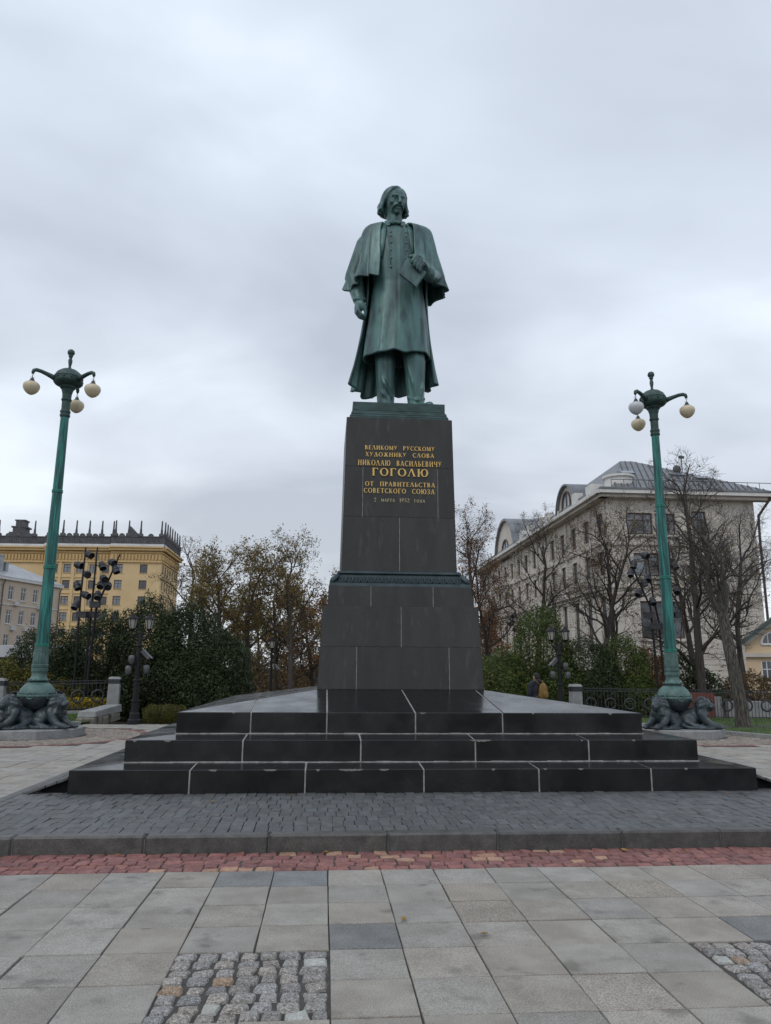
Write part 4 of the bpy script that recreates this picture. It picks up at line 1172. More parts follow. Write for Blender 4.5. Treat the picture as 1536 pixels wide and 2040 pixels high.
def street_lamp(x, y, arms, lions, label, white=None):
    t = tag(empty('street_lamp', (x, y, 0)), label, 'street lamp', 'pair of bronze lion lamps')
    pl_ = MB(); pl_.prism([(1.16 * math.cos(PI / 8 + a * PI / 4), 1.16 * math.sin(PI / 8 + a * PI / 4)) for a in range(8)], -.02, .19)
    pl_.build('plinth_slab', M['granite_grey'], t, bevel=.015)
    for a in lions:
        o = bpy.data.objects.new('lion', LION); COL.objects.link(o); o.parent = t; o.location = (.13 * math.cos(R(a)), .13 * math.sin(R(a)), .188); o.rotation_euler = (0, 0, R(a)); o.scale = (.86, .88, .90)
    zb, rb = .93, .42
    def hemi(a0, a1, k=1.0): return [(rb * k * math.cos(R(a)), zb + rb * .88 * math.sin(R(a))) for a in np.linspace(a0, a1, 9)]
    MB().lathe(hemi(-88, 0), 28).build('ball_base', M['lion_bronze'], t, smooth=True)
    bu = MB().lathe(hemi(4, 74, 1.0), 28); bu.build('ball_dome', M['patina_mid'], t, smooth=True)
    MB().lathe([(.405, .905), (.44, .91), (.445, .94), (.435, .965), (.41, .97)], 28).build('ball_rim', M['patina_mid'], t)
    for k in range(6):
        md = MB(); a = 2 * PI * k / 6 + .5; q = Matrix.Rotation(a, 3, 'Z') @ Matrix.Rotation(PI / 2, 3, 'Y')
        md.torus((0, 0, 0), .072, .016, 16, 6, q); md.ball((0, 0, 0), (.045, .045, .02), 10, 6, q)
        o = md.build('medallion', M['patina_mid'], t, smooth=True); o.location = (.425 * math.cos(a), .425 * math.sin(a), .935)
    MB().lathe([(.235, 1.275), (.245, 1.30), (.205, 1.325), (.18, 1.37), (.165, 1.43), (.165, 1.50)], 24).build('shaft_flare', M['patina_mid'], t, smooth=R(35))
    for k in range(12):
        a = 2 * PI * k / 12; lf_ = MB(); lf_.tube([(0, 0, 0), (.035, 0, .012), (.05, 0, -.01)], [.03, .026, .012], 5, flat=.5)
        o = lf_.build('leaf_ornament', M['patina_mid'], t); o.location = (.2 * math.cos(a), .2 * math.sin(a), 1.31); o.rotation_euler = (0, 0, a)
    MB().lathe([(.165, 1.495), (.188, 1.50), (.188, 1.585), (.175, 1.595), (.188, 1.61), (.192, 1.66), (.17, 1.68)], 24).build('shaft_collar', M['patina_mid'], t, smooth=R(35))
    MB().lathe([(.178, 1.67), (.18, 1.75), (.168, 1.95), (.155, 2.12)], 32, flute=.07).build('shaft_foot', M['patina_mid'], t)
    sh_ = MB(); prof = [(.150 - .048 * k / 24, 2.15 + (8.02 - 2.15) * k / 24) for k in range(25)]
    sh_.lathe(prof, 32, flute=.045).build('shaft', M['patina_green'], t)
    for z, s_ in ((2.13, 1.0), (4.05, .93), (6.0, .82)):
        o = bpy.data.objects.new('shaft_ring', RING); COL.objects.link(o); o.parent = t; o.location = (0, 0, z); o.scale = (s_, s_, 1.15)
    MB().lathe([(.10, 7.98), (.125, 8.0), (.13, 8.05), (.115, 8.08), (.13, 8.12), (.128, 8.16), (.108, 8.19), (.105, 8.22), (.108, 8.42), (.13, 8.45), (.13, 8.48), (.112, 8.50), (.118, 8.62), (.15, 8.74), (.20, 8.80), (.20, 8.83), (.17, 8.84)], 32, flute=.03).build('capital', M['patina_dark'], t)
    dome = MB().lathe([(.15, 8.80), (.24, 8.84), (.32, 8.88), (.365, 8.93), (.37, 8.97), (.355, 8.98), (.355, 9.06), (.365, 9.07), (.355, 9.10), (.30, 9.20), (.20, 9.28), (.08, 9.32), (.05, 9.33)], 28).build('lamp_head', M['patina_dark'], t, smooth=R(40))
    for k in range(12):
        a = 2 * PI * k / 12; r_ = MB(); r_.ball((0, 0, 0), (.02, .03, .03), 8, 5); o = r_.build('rosette', M['patina_dark'], dome); o.location = (.36 * math.cos(a), .36 * math.sin(a), 9.02); o.rotation_euler = (0, 0, a)
    MB().lathe([(.06, 9.32), (.075, 9.335), (.04, 9.355), (.032, 9.40), (.05, 9.50), (.055, 9.56), (.04, 9.62), (.036, 9.65), (.062, 9.68), (.055, 9.70), (.05, 9.71), (.085, 9.745), (.095, 9.79), (.08, 9.845), (.04, 9.875)], 14).build('finial', M['patina_dark'], t, smooth=True)
    for k, (a, dz) in enumerate(arms):
        ca, sa = math.cos(R(a)), math.sin(R(a))
        ar = MB(); pr = [(.32, 8.98), (.42, 9.02), (.55, 9.06), (.68, 9.095), (.79, 9.105), (.855, 9.075), (.87, 9.02), (.87, 8.985)]
        ar.tube([(r_ * ca, r_ * sa, z) for r_, z in pr], [.075, .065, .055, .05, .05, .048, .042, .03], 10)
        ao = ar.build('arm', M['patina_dark'], t, smooth=True)
        hk = MB(); zt = 8.97 + dz
        hk.torus((.87 * ca, .87 * sa, 8.965), .02, .006, 8, 5, Matrix.Rotation(R(a), 3, 'Z') @ Matrix.Rotation(PI / 2, 3, 'X'))
        hk.torus((.87 * ca, .87 * sa, 8.925), .02, .006, 8, 5, Matrix.Rotation(R(a) + PI / 2, 3, 'Z') @ Matrix.Rotation(PI / 2, 3, 'X'))
        hk.tube([(.87 * ca, .87 * sa, 8.905), (.87 * ca, .87 * sa, 8.84 + dz)], .010, 6); hk.tube([(.87 * ca - .06, .87 * sa, 8.90), (.87 * ca + .05, .87 * sa + .03, 8.88)], .004, 4)
        hk.build('chain', M['iron_grey'], t)
        MB().lathe([(.012, .15), (.04, .135), (.05, .10), (.07, .06), (.085, .055), (.088, .03), (.07, .025)][::-1], 14, (.87 * ca, .87 * sa, 8.72 + dz)).build('globe_cap', M['iron_grey'], t, smooth=R(40))
        g_ = MB(); g_.add([(p[0] + .87 * ca, p[1] + .87 * sa, p[2] + 8.68 + dz) for p in GLOBE.v], GLOBE.f)
        g_.build('globe', M['globe_white' if k == white else 'globe'], t, smooth=True)
    return t
street_lamp(LAMPS[0][0], LAMPS[0][1], [(212.4, 0), (-27.6, 0), (92.4, 0)], [-128, -24, 100], 'green bronze lamp post on lions at the left of the monument')
street_lamp(LAMPS[1][0], LAMPS[1][1], [(-25, 0), (-145, 0), (95, 0)], [-148, -28, 92], 'green bronze lamp post on lions at the right, one globe whiter', white=1)

# ================================================================== fences
def fence_panel(a, b, zt0, zt1, zb0, zb1, label, n_rings, post_a=True, post_b=True, wall=.22, post_h=.12, bar_gap=.125):
    a = Vector((*a, 0)); b = Vector((*b, 0)); d = b - a; L = d.length; d /= L; nr = Vector((-d.y, d.x, 0)); ang = math.atan2(d.y, d.x)
    t = tag(empty('park_fence', (a.x, a.y, 0), ang), label, 'fence', 'wrought fence panels')
    def zt(u): return zt0 + (zt1 - zt0) * u / L
    def zb(u): return zb0 + (zb1 - zb0) * u / L
    w = MB(); w.hexa([(-.05, -.12, zb0 - .5), (L + .05, -.12, zb1 - .5), (L + .05, .12, zb1 - .5), (-.05, .12, zb0 - .5)], [(-.05, -.12, zb0), (L + .05, -.12, zb1), (L + .05, .12, zb1), (-.05, .12, zb0)])
    w.build('base_wall', M['granite_grey'], t)
    def rail(nm, off, top):
        m_ = MB(); f = zt if top else zb
        m_.hexa([(0, -.02, f(0) + off), (L, -.02, f(L) + off), (L, .02, f(L) + off), (0, .02, f(0) + off)], [(0, -.02, f(0) + off + .03), (L, -.02, f(L) + off + .03), (L, .02, f(L) + off + .03), (0, .02, f(0) + off + .03)])
        m_.build(nm, M['fence_steel'], t)
    rail('rail', -.03, True); rail('rail', -.12, True); rail('rail', .06, False)
    n = int(L / bar_gap)
    for k in range(1, n):
        u = L * k / n; m_ = MB(); m_.box(-.008, .008, -.008, .008, zb(u) + .02, zt(u) - .02)
        o = m_.build('bar', M['fence_steel'], t); o.location = (u, 0, 0)
    for k in range(n_rings):
        u = L * (k + .5) / n_rings; zc = (zb(u) + zt(u)) / 2 - .03
        m_ = MB(); q = Matrix.Rotation(PI / 2, 3, 'X'); m_.torus((0, 0, 0), .19, .034, 20, 6, q)
        for q_ in range(14):
            c_ = 2 * PI * q_ / 14; m_.ball((.19 * math.cos(c_), -.01, .19 * math.sin(c_)), (.035, .045, .035), 6, 4)
        o = m_.build('wreath_ring', M['fence_steel'], t, smooth=True); o.location = (u, 0, zc)
    return t
def fence_post(x, y, z0, z1, label, w=.40):
    t = tag(empty('fence_post', (x, y, z0), R(8)), label, 'post', 'granite fence posts')
    h = z1 - z0
    MB().hexa([(-w / 2, -w / 2, -.3), (w / 2, -w / 2, -.3), (w / 2, w / 2, -.3), (-w / 2, w / 2, -.3)], [(-w * .46, -w * .46, h * .80), (w * .46, -w * .46, h * .80), (w * .46, w * .46, h * .80), (-w * .46, w * .46, h * .80)]).build('pier', M['granite_grey'], t, bevel=.01)
    MB().box(-w * .475, w * .475, -w * .475, w * .475, h * .80, h * .93).build('dark_band', M['iron_grey'], t)
    MB().hexa([(-w * .5, -w * .5, h * .93), (w * .5, -w * .5, h * .93), (w * .5, w * .5, h * .93), (-w * .5, w * .5, h * .93)], [(-w * .40, -w * .40, h), (w * .40, -w * .40, h), (w * .40, w * .40, h), (-w * .40, w * .40, h)]).build('cap', M['granite_grey'], t)
fence_panel((-10.25, 25.65), (-7.35, 26.9), 1.13, 1.20, .18, .20, 'dark wrought fence with wreath rings behind the left lamp', 5)
fence_panel((-16.0, 23.4), (-10.55, 25.5), 1.05, 1.13, .10, .18, 'dark wrought fence running out of the picture at the far left', 8, bar_gap=.16)
fence_post(-10.4, 25.58, .10, 1.25, 'granite fence post half hidden behind the left lamp')
fence_post(-7.15, 26.95, .18, 1.30, 'granite fence post with dark band beside the left lantern')
fence_post(9.35, 28.0, -.2, 1.12, 'granite fence post showing above the right end of the steps')
fence_panel((9.55, 28.0), (17.4, 27.2), .98, .93, -.08, -.12, 'long dark fence with wreath rings behind the right lamp', 11)
fence_post(17.75, 27.15, -.2, 1.12, 'granite fence post at the right edge beyond the tree', .5)
# sloping stone cheek beside the left post
tb = tag(empty('stone_cheek', (-6.95, 26.7, 0)), 'low granite block on rough stones by the left fence post', 'stone block')
MB().hexa([(-.30, -3.2, .16), (.24, -3.2, .16), (.20, -.1, .16), (-.34, -.1, .16)], [(-.28, -3.15, .33), (.22, -3.15, .33), (.18, -.1, .40), (-.32, -.1, .40)]).build('top_block', M['granite_grey'], tb, bevel=.015)
for k in range(7):
    mb = stone(.50, .42, .05, .10, .035, .0, .25, 700 + k); o = mb.build('base_stone', M['stone_rough'], tb); o.location = (.0 + random.uniform(-.06, .08), -3.15 + k * .46, .155 + random.uniform(-.01, .01))
# brick and white boards seen through the right fence
tag(MB().box(13.75, 15.35, 29.2, 29.4, -.32, .78).build('brick_wall', M['brick_red']), 'low red brick wall glimpsed through the right fence', 'wall')
tag(MB().box(15.5, 15.95, 29.8, 30.0, -.32, .62).build('white_board', M['granite_grey'], bevel=.01), 'white board standing behind the fence beyond the brick wall', 'board')
tag(MB().box(16.6, 22.5, 30.5, 30.75, -.32, .42).build('low_wall', M['granite_grey'], bevel=.02), 'low grey wall behind the fence at the far right', 'wall')

# ================================================================== lanterns with cameras
def lantern_head(parent, x, y, z, s=1.0):
    lt = MB(); lt.lathe([(.085 * s, 0), (.15 * s, .30 * s)], 6, (x, y, z)); g_ = lt.build('lantern_glass', M['lantern_glass'], parent)
    for k in range(6):
        a = 2 * PI * k / 6; fr = MB(); fr.tube([(x + .089 * s * math.cos(a), y + .089 * s * math.sin(a), z), (x + .154 * s * math.cos(a), y + .154 * s * math.sin(a), z + .30 * s)], .011 * s, 4); fr.build('glazing_bar', M['iron'], g_)
    MB().lathe([(.17 * s, .30 * s), (.185 * s, .315 * s), (.165 * s, .345 * s), (.12 * s, .39 * s), (.075 * s, .42 * s), (.07 * s, .45 * s), (.03 * s, .475 * s), (.018 * s, .51 * s)], 12, (x, y, z)).build('lantern_roof', M['iron'], parent, smooth=R(30))
    MB().lathe([(.025 * s, -.10 * s), (.06 * s, -.05 * s), (.095 * s, -.01 * s), (.095 * s, .005)], 10, (x, y, z)).build('lantern_cup', M['iron'], parent)
def cctv(parent, x, y, z, dx, dy, dz):
    d = Vector((dx, dy, dz)).normalized(); c = Vector((x, y, z)); q = d.to_track_quat('X', 'Z').to_matrix()
    m_ = MB(); m_.rot_box(c, (.34, .10, .10), q); m_.rot_box(c + q @ Vector((.03, 0, .06)), (.40, .125, .02), q)
    m_.build('camera_housing', M['camera_grey'], parent, bevel=.012)
def dome_cam(parent, x, y, z):
    MB().lathe([(.02, -.14), (.06, -.12), (.08, -.07), (.085, -.02), (.09, .0), (.09, .08), (.06, .12), (.02, .13)], 12, (x, y, z)).build('dome_camera', M['camera_grey'], parent, smooth=True)
def double_lantern(x, y, z0, ang, label, flip=1):
    t = tag(empty('lantern_post', (x, y, z0), ang), label, 'lantern', 'double lantern posts')
    MB().lathe([(.19, -.25), (.19, .12), (.15, .16), (.14, .30), (.11, .34), (.105, .62), (.125, .64), (.125, .68), (.09, .70), (.08, 1.2), (.095, 1.22), (.095, 1.26), (.076, 1.28), (.072, 2.2), (.09, 2.23), (.09, 2.27), (.065, 2.30), (.06, 2.55), (.03, 2.6)], 14).build('post', M['iron'], t, smooth=R(30))
    MB().torus((0, 0, 2.68), .105, .018, 18, 6, Matrix.Rotation(PI / 2, 3, 'X')).build('scroll_ring', M['iron'], t, smooth=True)
    for s_ in (-1, 1):
        ar = MB(); ar.tube([(0, 0, 2.36), (s_ * .12, 0, 2.42), (s_ * .22, 0, 2.54), (s_ * .235, 0, 2.66)], [.028, .025, .022, .03], 8); ar.torus((s_ * .13, 0, 2.53), .055, .013, 12, 5, Matrix.Rotation(PI / 2, 3, 'X'))
        ar.build('arm', M['iron'], t, smooth=True)
        lantern_head(t, s_ * .235, 0, 2.74, .92)
    br = MB(); br.box(-.30, .30, -.02, .02, 1.66, 1.70); br.box(-.26, -.22, -.1, .0, 1.55, 1.68); br.build('bracket', M['iron'], t)
    cctv(t, flip * .20, -.10, 1.98, flip * .55, -.3, -.55); MB().box(flip * .2 - .02, flip * .2 + .02, -.1, -.05, 1.70, 1.92).build('bracket', M['iron'], t)
    dome_cam(t, -flip * .19, -.06, 1.84); dome_cam(t, -flip * .26, -.05, 1.54); dome_cam(t, flip * .24, -.05, 1.56)
    return t
double_lantern(-5.47, 23.0, 0.0, R(12), 'black double lantern with cameras beside the dark green shrubs on the left', 1)
double_lantern(8.0, 25.5, -.1, R(-8), 'black double lantern with cameras right of the pedestal before the bushes', -1)
t = tag(empty('lantern_post', (-2.75, 40.0, -.32)), 'black single lantern among the autumn trees left of the pedestal', 'lantern')
MB().lathe([(.16, 0), (.15, .5), (.09, .55), (.075, 1.2), (.06, 2.85), (.08, 2.9), (.03, 2.95)], 10).build('post', M['iron'], t); lantern_head(t, 0, 0, 2.98, 1.15); cctv(t, .3, -.1, 2.0, .5, -.3, -.6)

# ================================================================== floodlight masts
def spot(parent, x, z, pole, y, aim, s=1.0):
    d = Vector(aim).normalized(); q = d.to_track_quat('Z', 'Y').to_matrix(); c = Vector((x, 0, z))
    m_ = MB(); prof = [(.07 * s, -.16 * s), (.105 * s, -.15 * s), (.115 * s, -.05 * s), (.135 * s, -.04 * s), (.135 * s, .02 * s), (.12 * s, .03 * s), (.125 * s, .15 * s), (.11 * s, .15 * s), (.105 * s, .06 * s)]
    m_.lathe(prof, 14); m_.v = [tuple(c + q @ Vector(v)) for v in m_.v]
    h = m_.build('spotlight', M['iron_grey'], parent, smooth=R(30))
    l_ = MB(); l_.lathe([(.10 * s, .061 * s), (.10 * s, .075 * s)], 14); l_.v = [tuple(c + q @ Vector(v)) for v in l_.v]; l_.build('lens', M['lens'], h)
    a = min(pole, key=lambda p: abs(p[1] - z)); pz = z; px_ = a[0]
    for p0, p1 in zip(pole[:-1], pole[1:]):
        if min(p0[1], p1[1]) <= z <= max(p0[1], p1[1]): px_ = p0[0] + (p1[0] - p0[0]) * (z - p0[1]) / (p1[1] - p0[1])
    k = MB(); k.tube([(px_, 0, z), tuple(c)], .02, 6); k.build('spot_bracket', M['iron'], h)
def mast(x, y, pole, spots, boxes, label, s=1.0, z0=-.2, r=.055):
    t = tag(empty('floodlight_mast', (x, y, 0)), label, 'floodlight mast', 'floodlight masts')
    pts = [(p[0] - x, 0, p[1]) for p in pole]; pol = [(p[0] - x, p[1]) for p in pole]
    pts = [(pts[0][0], 0, z0)] + pts; n = len(pts)
    MB().tube(pts, [r * 1.15 * s] + [r * s * (1 - .45 * k / (n - 1)) for k in range(1, n)], 8).build('pole', M['iron'], t, smooth=True)
    for i, (sx_, sz_) in enumerate(spots):
        spot(t, sx_ - x, sz_, pol, 0, (random.uniform(-.5, .9) * (1 if x < 0 else -1), random.uniform(-.9, -.1), random.uniform(-.9, -.2)), s)
    for (bx, bz) in boxes:
        b_ = MB(); b_.box(bx - x - .17 * s, bx - x + .17 * s, -.10, .08, bz - .10, bz + .10); b_.box(bx - x - .19 * s, bx - x + .19 * s, -.115, .09, bz + .10, bz + .125); b_.build('control_box', M['iron_grey'], t)
    return t
mast(-8.85, 28.0, [(-8.84, 1.0), (-8.88, 4.0), (-8.85, 5.94)], [(-8.70, 5.66), (-9.05, 5.27), (-8.72, 4.94), (-9.04, 4.51), (-8.70, 4.18), (-9.02, 3.80)], [(-8.78, 3.46)], 'straight floodlight mast with six spots, leftmost behind the left lamp')
mast(-8.55, 28.25, [(-8.56, 1.0), (-8.53, 4.0), (-8.51, 5.98)], [(-8.28, 5.29), (-8.27, 4.60)], [(-8.46, 3.48)], 'straight floodlight mast with two spots, middle one of the left three')
mast(-8.33, 27.8, [(-8.33, 1.1), (-8.24, 3.63), (-8.16, 3.92), (-7.87, 4.75), (-7.55, 5.67)], [(-7.80, 5.36), (-7.66, 5.11), (-8.06, 4.77), (-7.88, 4.51), (-8.22, 4.16)], [(-8.28, 3.81)], 'floodlight mast bent to the right, last of the left three')
mast(12.8, 28.6, [(12.81, 1.2), (12.72, 4.05), (12.22, 5.3), (11.91, 6.14)], [(12.00, 5.40), (12.52, 5.02), (12.28, 4.62), (12.82, 4.3), (12.15, 5.75)], [(12.60, 3.74), (12.86, 3.31)], 'floodlight mast bent to the left beside the right lamp')
mast(13.2, 28.9, [(13.2, 1.2), (13.15, 3.5), (12.98, 4.6), (12.86, 6.3)], [(12.82, 5.24), (12.76, 6.16), (13.42, 5.0)], [(13.42, 3.33)], 'floodlight mast hidden by the shaft of the right lamp')
mast(13.6, 28.6, [(13.58, 1.2), (13.61, 4.88), (13.63, 6.68)], [(13.49, 5.03), (13.83, 4.73), (13.47, 4.23), (13.46, 6.06), (13.82, 5.72)], [(13.49, 3.75), (13.76, 3.76)], 'straight floodlight mast right of the right lamp')
mast(11.7, 45.0, [(11.9, .5), (11.76, 2.96), (11.52, 5.21)], [(11.38, 4.87), (11.24, 4.39), (11.82, 4.45), (11.50, 4.09), (11.9, 3.9)], [(11.6, 3.5)], 'floodlight mast far behind, just right of the pedestal', 1.2)

# ================================================================== walker with backpack
PXY = (6.62, 23.5); PZ = -.20
per = tag(empty('person', (PXY[0], PXY[1], PZ), R(28)), 'person in a dark hooded jacket walking away beyond the steps, seen from behind', 'person')
b = MB()
b.limb([(-.09, 0, .92), (-.10, -.06, .50), (-.10, .12, .10)], [.10, .075, .055]); b.limb([(.09, 0, .92), (.11, .10, .50), (.10, .02, .10)], [.10, .075, .055])
b.capsule((-.10, .10, .06), (-.11, .27, .045), .052, .045); b.capsule((.10, 0, .06), (.11, .17, .045), .052, .045)
b.ball((0, 0, 1.0), (.18, .13, .16)); b.ball((0, .01, 1.25), (.20, .14, .25)); b.capsule((-.17, 0, 1.40), (.17, 0, 1.40), .08, .08); b.capsule((0, 0, 1.42), (0, .02, 1.52), .065, .06)
b.limb([(-.21, 0, 1.38), (-.26, .05, 1.10), (-.24, .16, .86)], [.075, .062, .045]); b.limb([(.21, 0, 1.38), (.25, -.06, 1.10), (.24, .0, .86)], [.075, .062, .045])
for sx_, yy in ((-.24, .16), (.24, .0)):
    b.capsule((sx_, yy, .86), (sx_, yy + .03, .77), .042, .038)
    for k in range(4): b.limb([(sx_ - .028 + k * .018, yy + .03, .77), (sx_ - .028 + k * .018, yy + .05, .70), (sx_ - .028 + k * .018, yy + .035, .65)], [.012, .011, .010], 5)
    b.limb([(sx_, yy + .05, .80), (sx_ + .02, yy + .085, .745), (sx_ + .02, yy + .08, .70)], [.014, .012, .010], 5)
b.ball((0, .03, 1.60), (.078, .095, .115)); b.ball((0, .07, 1.555), (.055, .06, .06)); b.ball((0, .13, 1.595), (.016, .022, .02))
for s_ in (-1, 1): b.ball((s_ * .08, .02, 1.60), (.014, .025, .032)); b.ball((s_ * .03, .118, 1.625), (.014, .01, .009))
b.capsule((-.02, .12, 1.555), (.02, .12, 1.555), .010, .010)
link('body', blob(b, .014, 2, .4, 'body'), M['skin'], per, smooth=True)
jk = MB(); jk.ball((0, .0, 1.0), (.215, .17, .18)); jk.ball((0, 0, 1.22), (.235, .175, .30)); jk.capsule((-.18, 0, 1.40), (.18, 0, 1.40), .105, .105)
jk.limb([(-.22, 0, 1.38), (-.275, .05, 1.10), (-.255, .15, .88)], [.10, .085, .062]); jk.limb([(.22, 0, 1.38), (.265, -.06, 1.10), (.255, .0, .88)], [.10, .085, .062])
jk.ball((0, -.06, 1.47), (.13, .11, .09)); jk.torus((0, 0, 1.48), .10, .045, 16, 6)
link('jacket', blob(jk, .018, 3, .5, 'jacket'), M['jacket'], per, smooth=True)
tr_ = MB(); tr_.limb([(-.09, 0, .95), (-.10, -.06, .50), (-.10, .11, .13)], [.125, .095, .075]); tr_.limb([(.09, 0, .95), (.11, .10, .50), (.10, .02, .13)], [.125, .095, .075]); tr_.ball((0, 0, .98), (.19, .145, .14))
link('trousers', blob(tr_, .018, 3, .5, 'trousers'), M['trousers'], per, smooth=True)
ha = MB(); ha.ball((0, .0, 1.645), (.092, .105, .10)); ha.ball((0, -.04, 1.59), (.085, .075, .09)); ha.ball((0, .06, 1.685), (.07, .06, .045))
link('hair', blob(ha, .012, 2, .4, 'hair'), M['hair_black'], per, smooth=True)
pk = tag(empty('backpack', (PXY[0], PXY[1], PZ), R(28)), 'tan backpack on the back of the walker beyond the steps', 'backpack')
m_ = MB(); m_.ball((.03, -.25, 1.18), (.165, .11, .26)); m_.ball((.03, -.23, 1.06), (.16, .13, .16)); link('bag', blob(m_, .016, 3, .5, 'bag'), M['backpack'], pk, smooth=True)
MB().ball((.03, -.345, 1.08), (.11, .045, .11), 14, 8).build('pocket', M['backpack'], pk, smooth=True)
for s_ in (-1, 1):
    MB().tube([(.03 + s_ * .10, -.20, 1.38), (s_ * .14, -.10, 1.49), (s_ * .15, .06, 1.48), (s_ * .15, .17, 1.30), (s_ * .15, .12, 1.08), (s_ * .12, -.16, 1.0)], .022, 6, flat=.5).build('strap', M['backpack'], pk, smooth=True)

# ================================================================== trees
def tree_arrays(seed, height, lean=(0, 0), spread=1.0, trunk_r=.16, first=.28, limbs=7, levels=4, up=.35, dens=1.0, wob=.16, fork=None):
    r = random.Random(seed); segs = []; tips = []
    def grow(p, d, L, rad, lev):
        n = max(3, int(3 + L / (.35 if lev < 2 else .22))); n = min(n, 9)
        pts = [p.copy()]; rads = [rad]; kids = []
        end = {0: .40, 1: .30, 2: .28, 3: .3}.get(lev, .5)
        for i in range(n):
            w = wob * (1.0 if lev else .35)
            d = (d + Vector((r.gauss(0, w), r.gauss(0, w), r.gauss(0, w) + up * (.10 if lev else .02)))).normalized()
            p = p + d * (L / n); t = (i + 1) / n
            pts.append(p.copy()); rads.append(max(.0045, rad * (1 - (1 - end) * t)))
            kids.append((p.copy(), d.copy(), t, rads[-1]))
        segs.append((pts, rads, 9 if lev == 0 else (6 if lev == 1 else (4 if lev == 2 else 3))))
        if lev >= levels: tips.append((pts, d)); return
        if lev >= levels - 1: tips.append((pts[len(pts) // 2:], d))
        cnt = {0: limbs, 1: 6, 2: 5, 3: 4, 4: 3}[lev]; cnt = max(2, int(cnt * dens + .5)) if lev else cnt
        t0 = first if lev == 0 else .22
        az = r.uniform(0, 6.28)
        for k in range(cnt):
            t = t0 + (1 - t0) * (k + r.random() * .8) / cnt
            kp = min(kids, key=lambda q: abs(q[2] - t)); az += 2.4 + r.uniform(-.5, .5)
            side = kp[1].cross(Vector((0, 0, 1)) if abs(kp[1].z) < .95 else Vector((1, 0, 0))).normalized(); side.rotate(Matrix.Rotation(az, 3, kp[1]))
            ang = R(r.uniform(32, 58)) * spread if lev == 0 else R(r.uniform(28, 62))
            nd = (kp[1] * math.cos(ang) + side * math.sin(ang)).normalized()
            cl_ = L * r.uniform(.42, .62) * (1.05 - .45 * t) if lev == 0 else L * r.uniform(.40, .62) * (1.1 - .5 * t)
            grow(kp[0], nd, max(.25, cl_), kp[3] * r.uniform(.45, .66), lev + 1)
        if lev == 0:
            for _ in range(2): grow(p, (d + Vector((r.gauss(0, .35), r.gauss(0, .35), .2))).normalized(), L * .33, rads[-1] * .75, 1)
    d0 = Vector((lean[0], lean[1], 1)).normalized()
    if fork:
        # a short bole dividing into a few long stems
        bole, stems = fork; n = 6; p = Vector((0, 0, 0)); pts = [p.copy()]; rads = [trunk_r * 1.25]
        for i in range(n):
            d0 = (d0 + Vector((r.gauss(0, .05), r.gauss(0, .05), .02))).normalized(); p = p + d0 * bole / n; pts.append(p.copy()); rads.append(trunk_r * (1.08 - .2 * (i + 1) / n))
        segs.append((pts, rads, 10))
        for (dx, dy, L, rr) in stems: grow(p - d0 * .1, Vector((dx, dy, 1)).normalized(), L, rr, 1)
    else:
        grow(Vector((0, 0, 0)), d0, height * .80, trunk_r, 0)
    return segs, tips

def wood_mesh(segs):
    V = []; F = []; base = 0
    for pts, rads, sg in segs:
        n = len(pts); P = np.array([tuple(p) for p in pts]); d = np.gradient(P, axis=0); d /= np.maximum(1e-9, np.linalg.norm(d, axis=1, keepdims=True))
        ref = np.where(np.abs(d[:, 2:3]) < .9, np.array([[0, 0, 1.]]), np.array([[1., 0, 0]]))
        x = np.cross(ref, d); x /= np.maximum(1e-9, np.linalg.norm(x, axis=1, keepdims=True)); y = np.cross(d, x)
        a = np.arange(sg) * 2 * PI / sg
        ring = P[:, None, :] + np.array(rads)[:, None, None] * (np.cos(a)[None, :, None] * x[:, None, :] + np.sin(a)[None, :, None] * y[:, None, :])
        V.append(ring.reshape(-1, 3))
        i = np.arange(n - 1)[:, None]; k = np.arange(sg)[None, :]; k2 = (k + 1) % sg
        F.append((np.stack([i * sg + k, i * sg + k2, (i + 1) * sg + k2, (i + 1) * sg + k], -1) + base).reshape(-1, 4)); base += n * sg
    V = np.concatenate(V); F = np.concatenate(F)
    return quads('branches', V, F)

def quads(name, V, F):
    me = bpy.data.meshes.new(name)
    me.vertices.add(len(V)); me.vertices.foreach_set('co', np.asarray(V, np.float32).ravel())
    nf = len(F); me.loops.add(nf * 4); me.loops.foreach_set('vertex_index', np.asarray(F, np.int32).ravel())
    me.polygons.add(nf); me.polygons.foreach_set('loop_start', np.arange(0, nf * 4, 4, dtype=np.int32)); me.polygons.foreach_set('loop_total', np.full(nf, 4, np.int32))
    me.update(calc_edges=True); me.validate()
    return me

def leaf_mesh(C, size, rs, out=None, flat=.0):
    """leaf-shaped faces (bent rhombs) at the points C"""
    n = len(C); nrm = rs.normal(size=(n, 3))
    if out is not None: nrm = nrm * .8 + out
    nrm[:, 2] += flat
    nrm /= np.linalg.norm(nrm, axis=1, keepdims=True)
    t = np.cross(nrm, rs.normal(size=(n, 3))); t /= np.maximum(1e-6, np.linalg.norm(t, axis=1, keepdims=True)); b = np.cross(nrm, t)
    s = (size * rs.uniform(.6, 1.35, size=n))[:, None]
    V = np.empty((n, 4, 3)); V[:, 0] = C - t * s; V[:, 1] = C - b * s * .5 + nrm * s * .12; V[:, 2] = C + t * s; V[:, 3] = C + b * s * .5 + nrm * s * .12
    return quads('leaves', V.reshape(-1, 3), np.arange(n * 4).reshape(-1, 4))

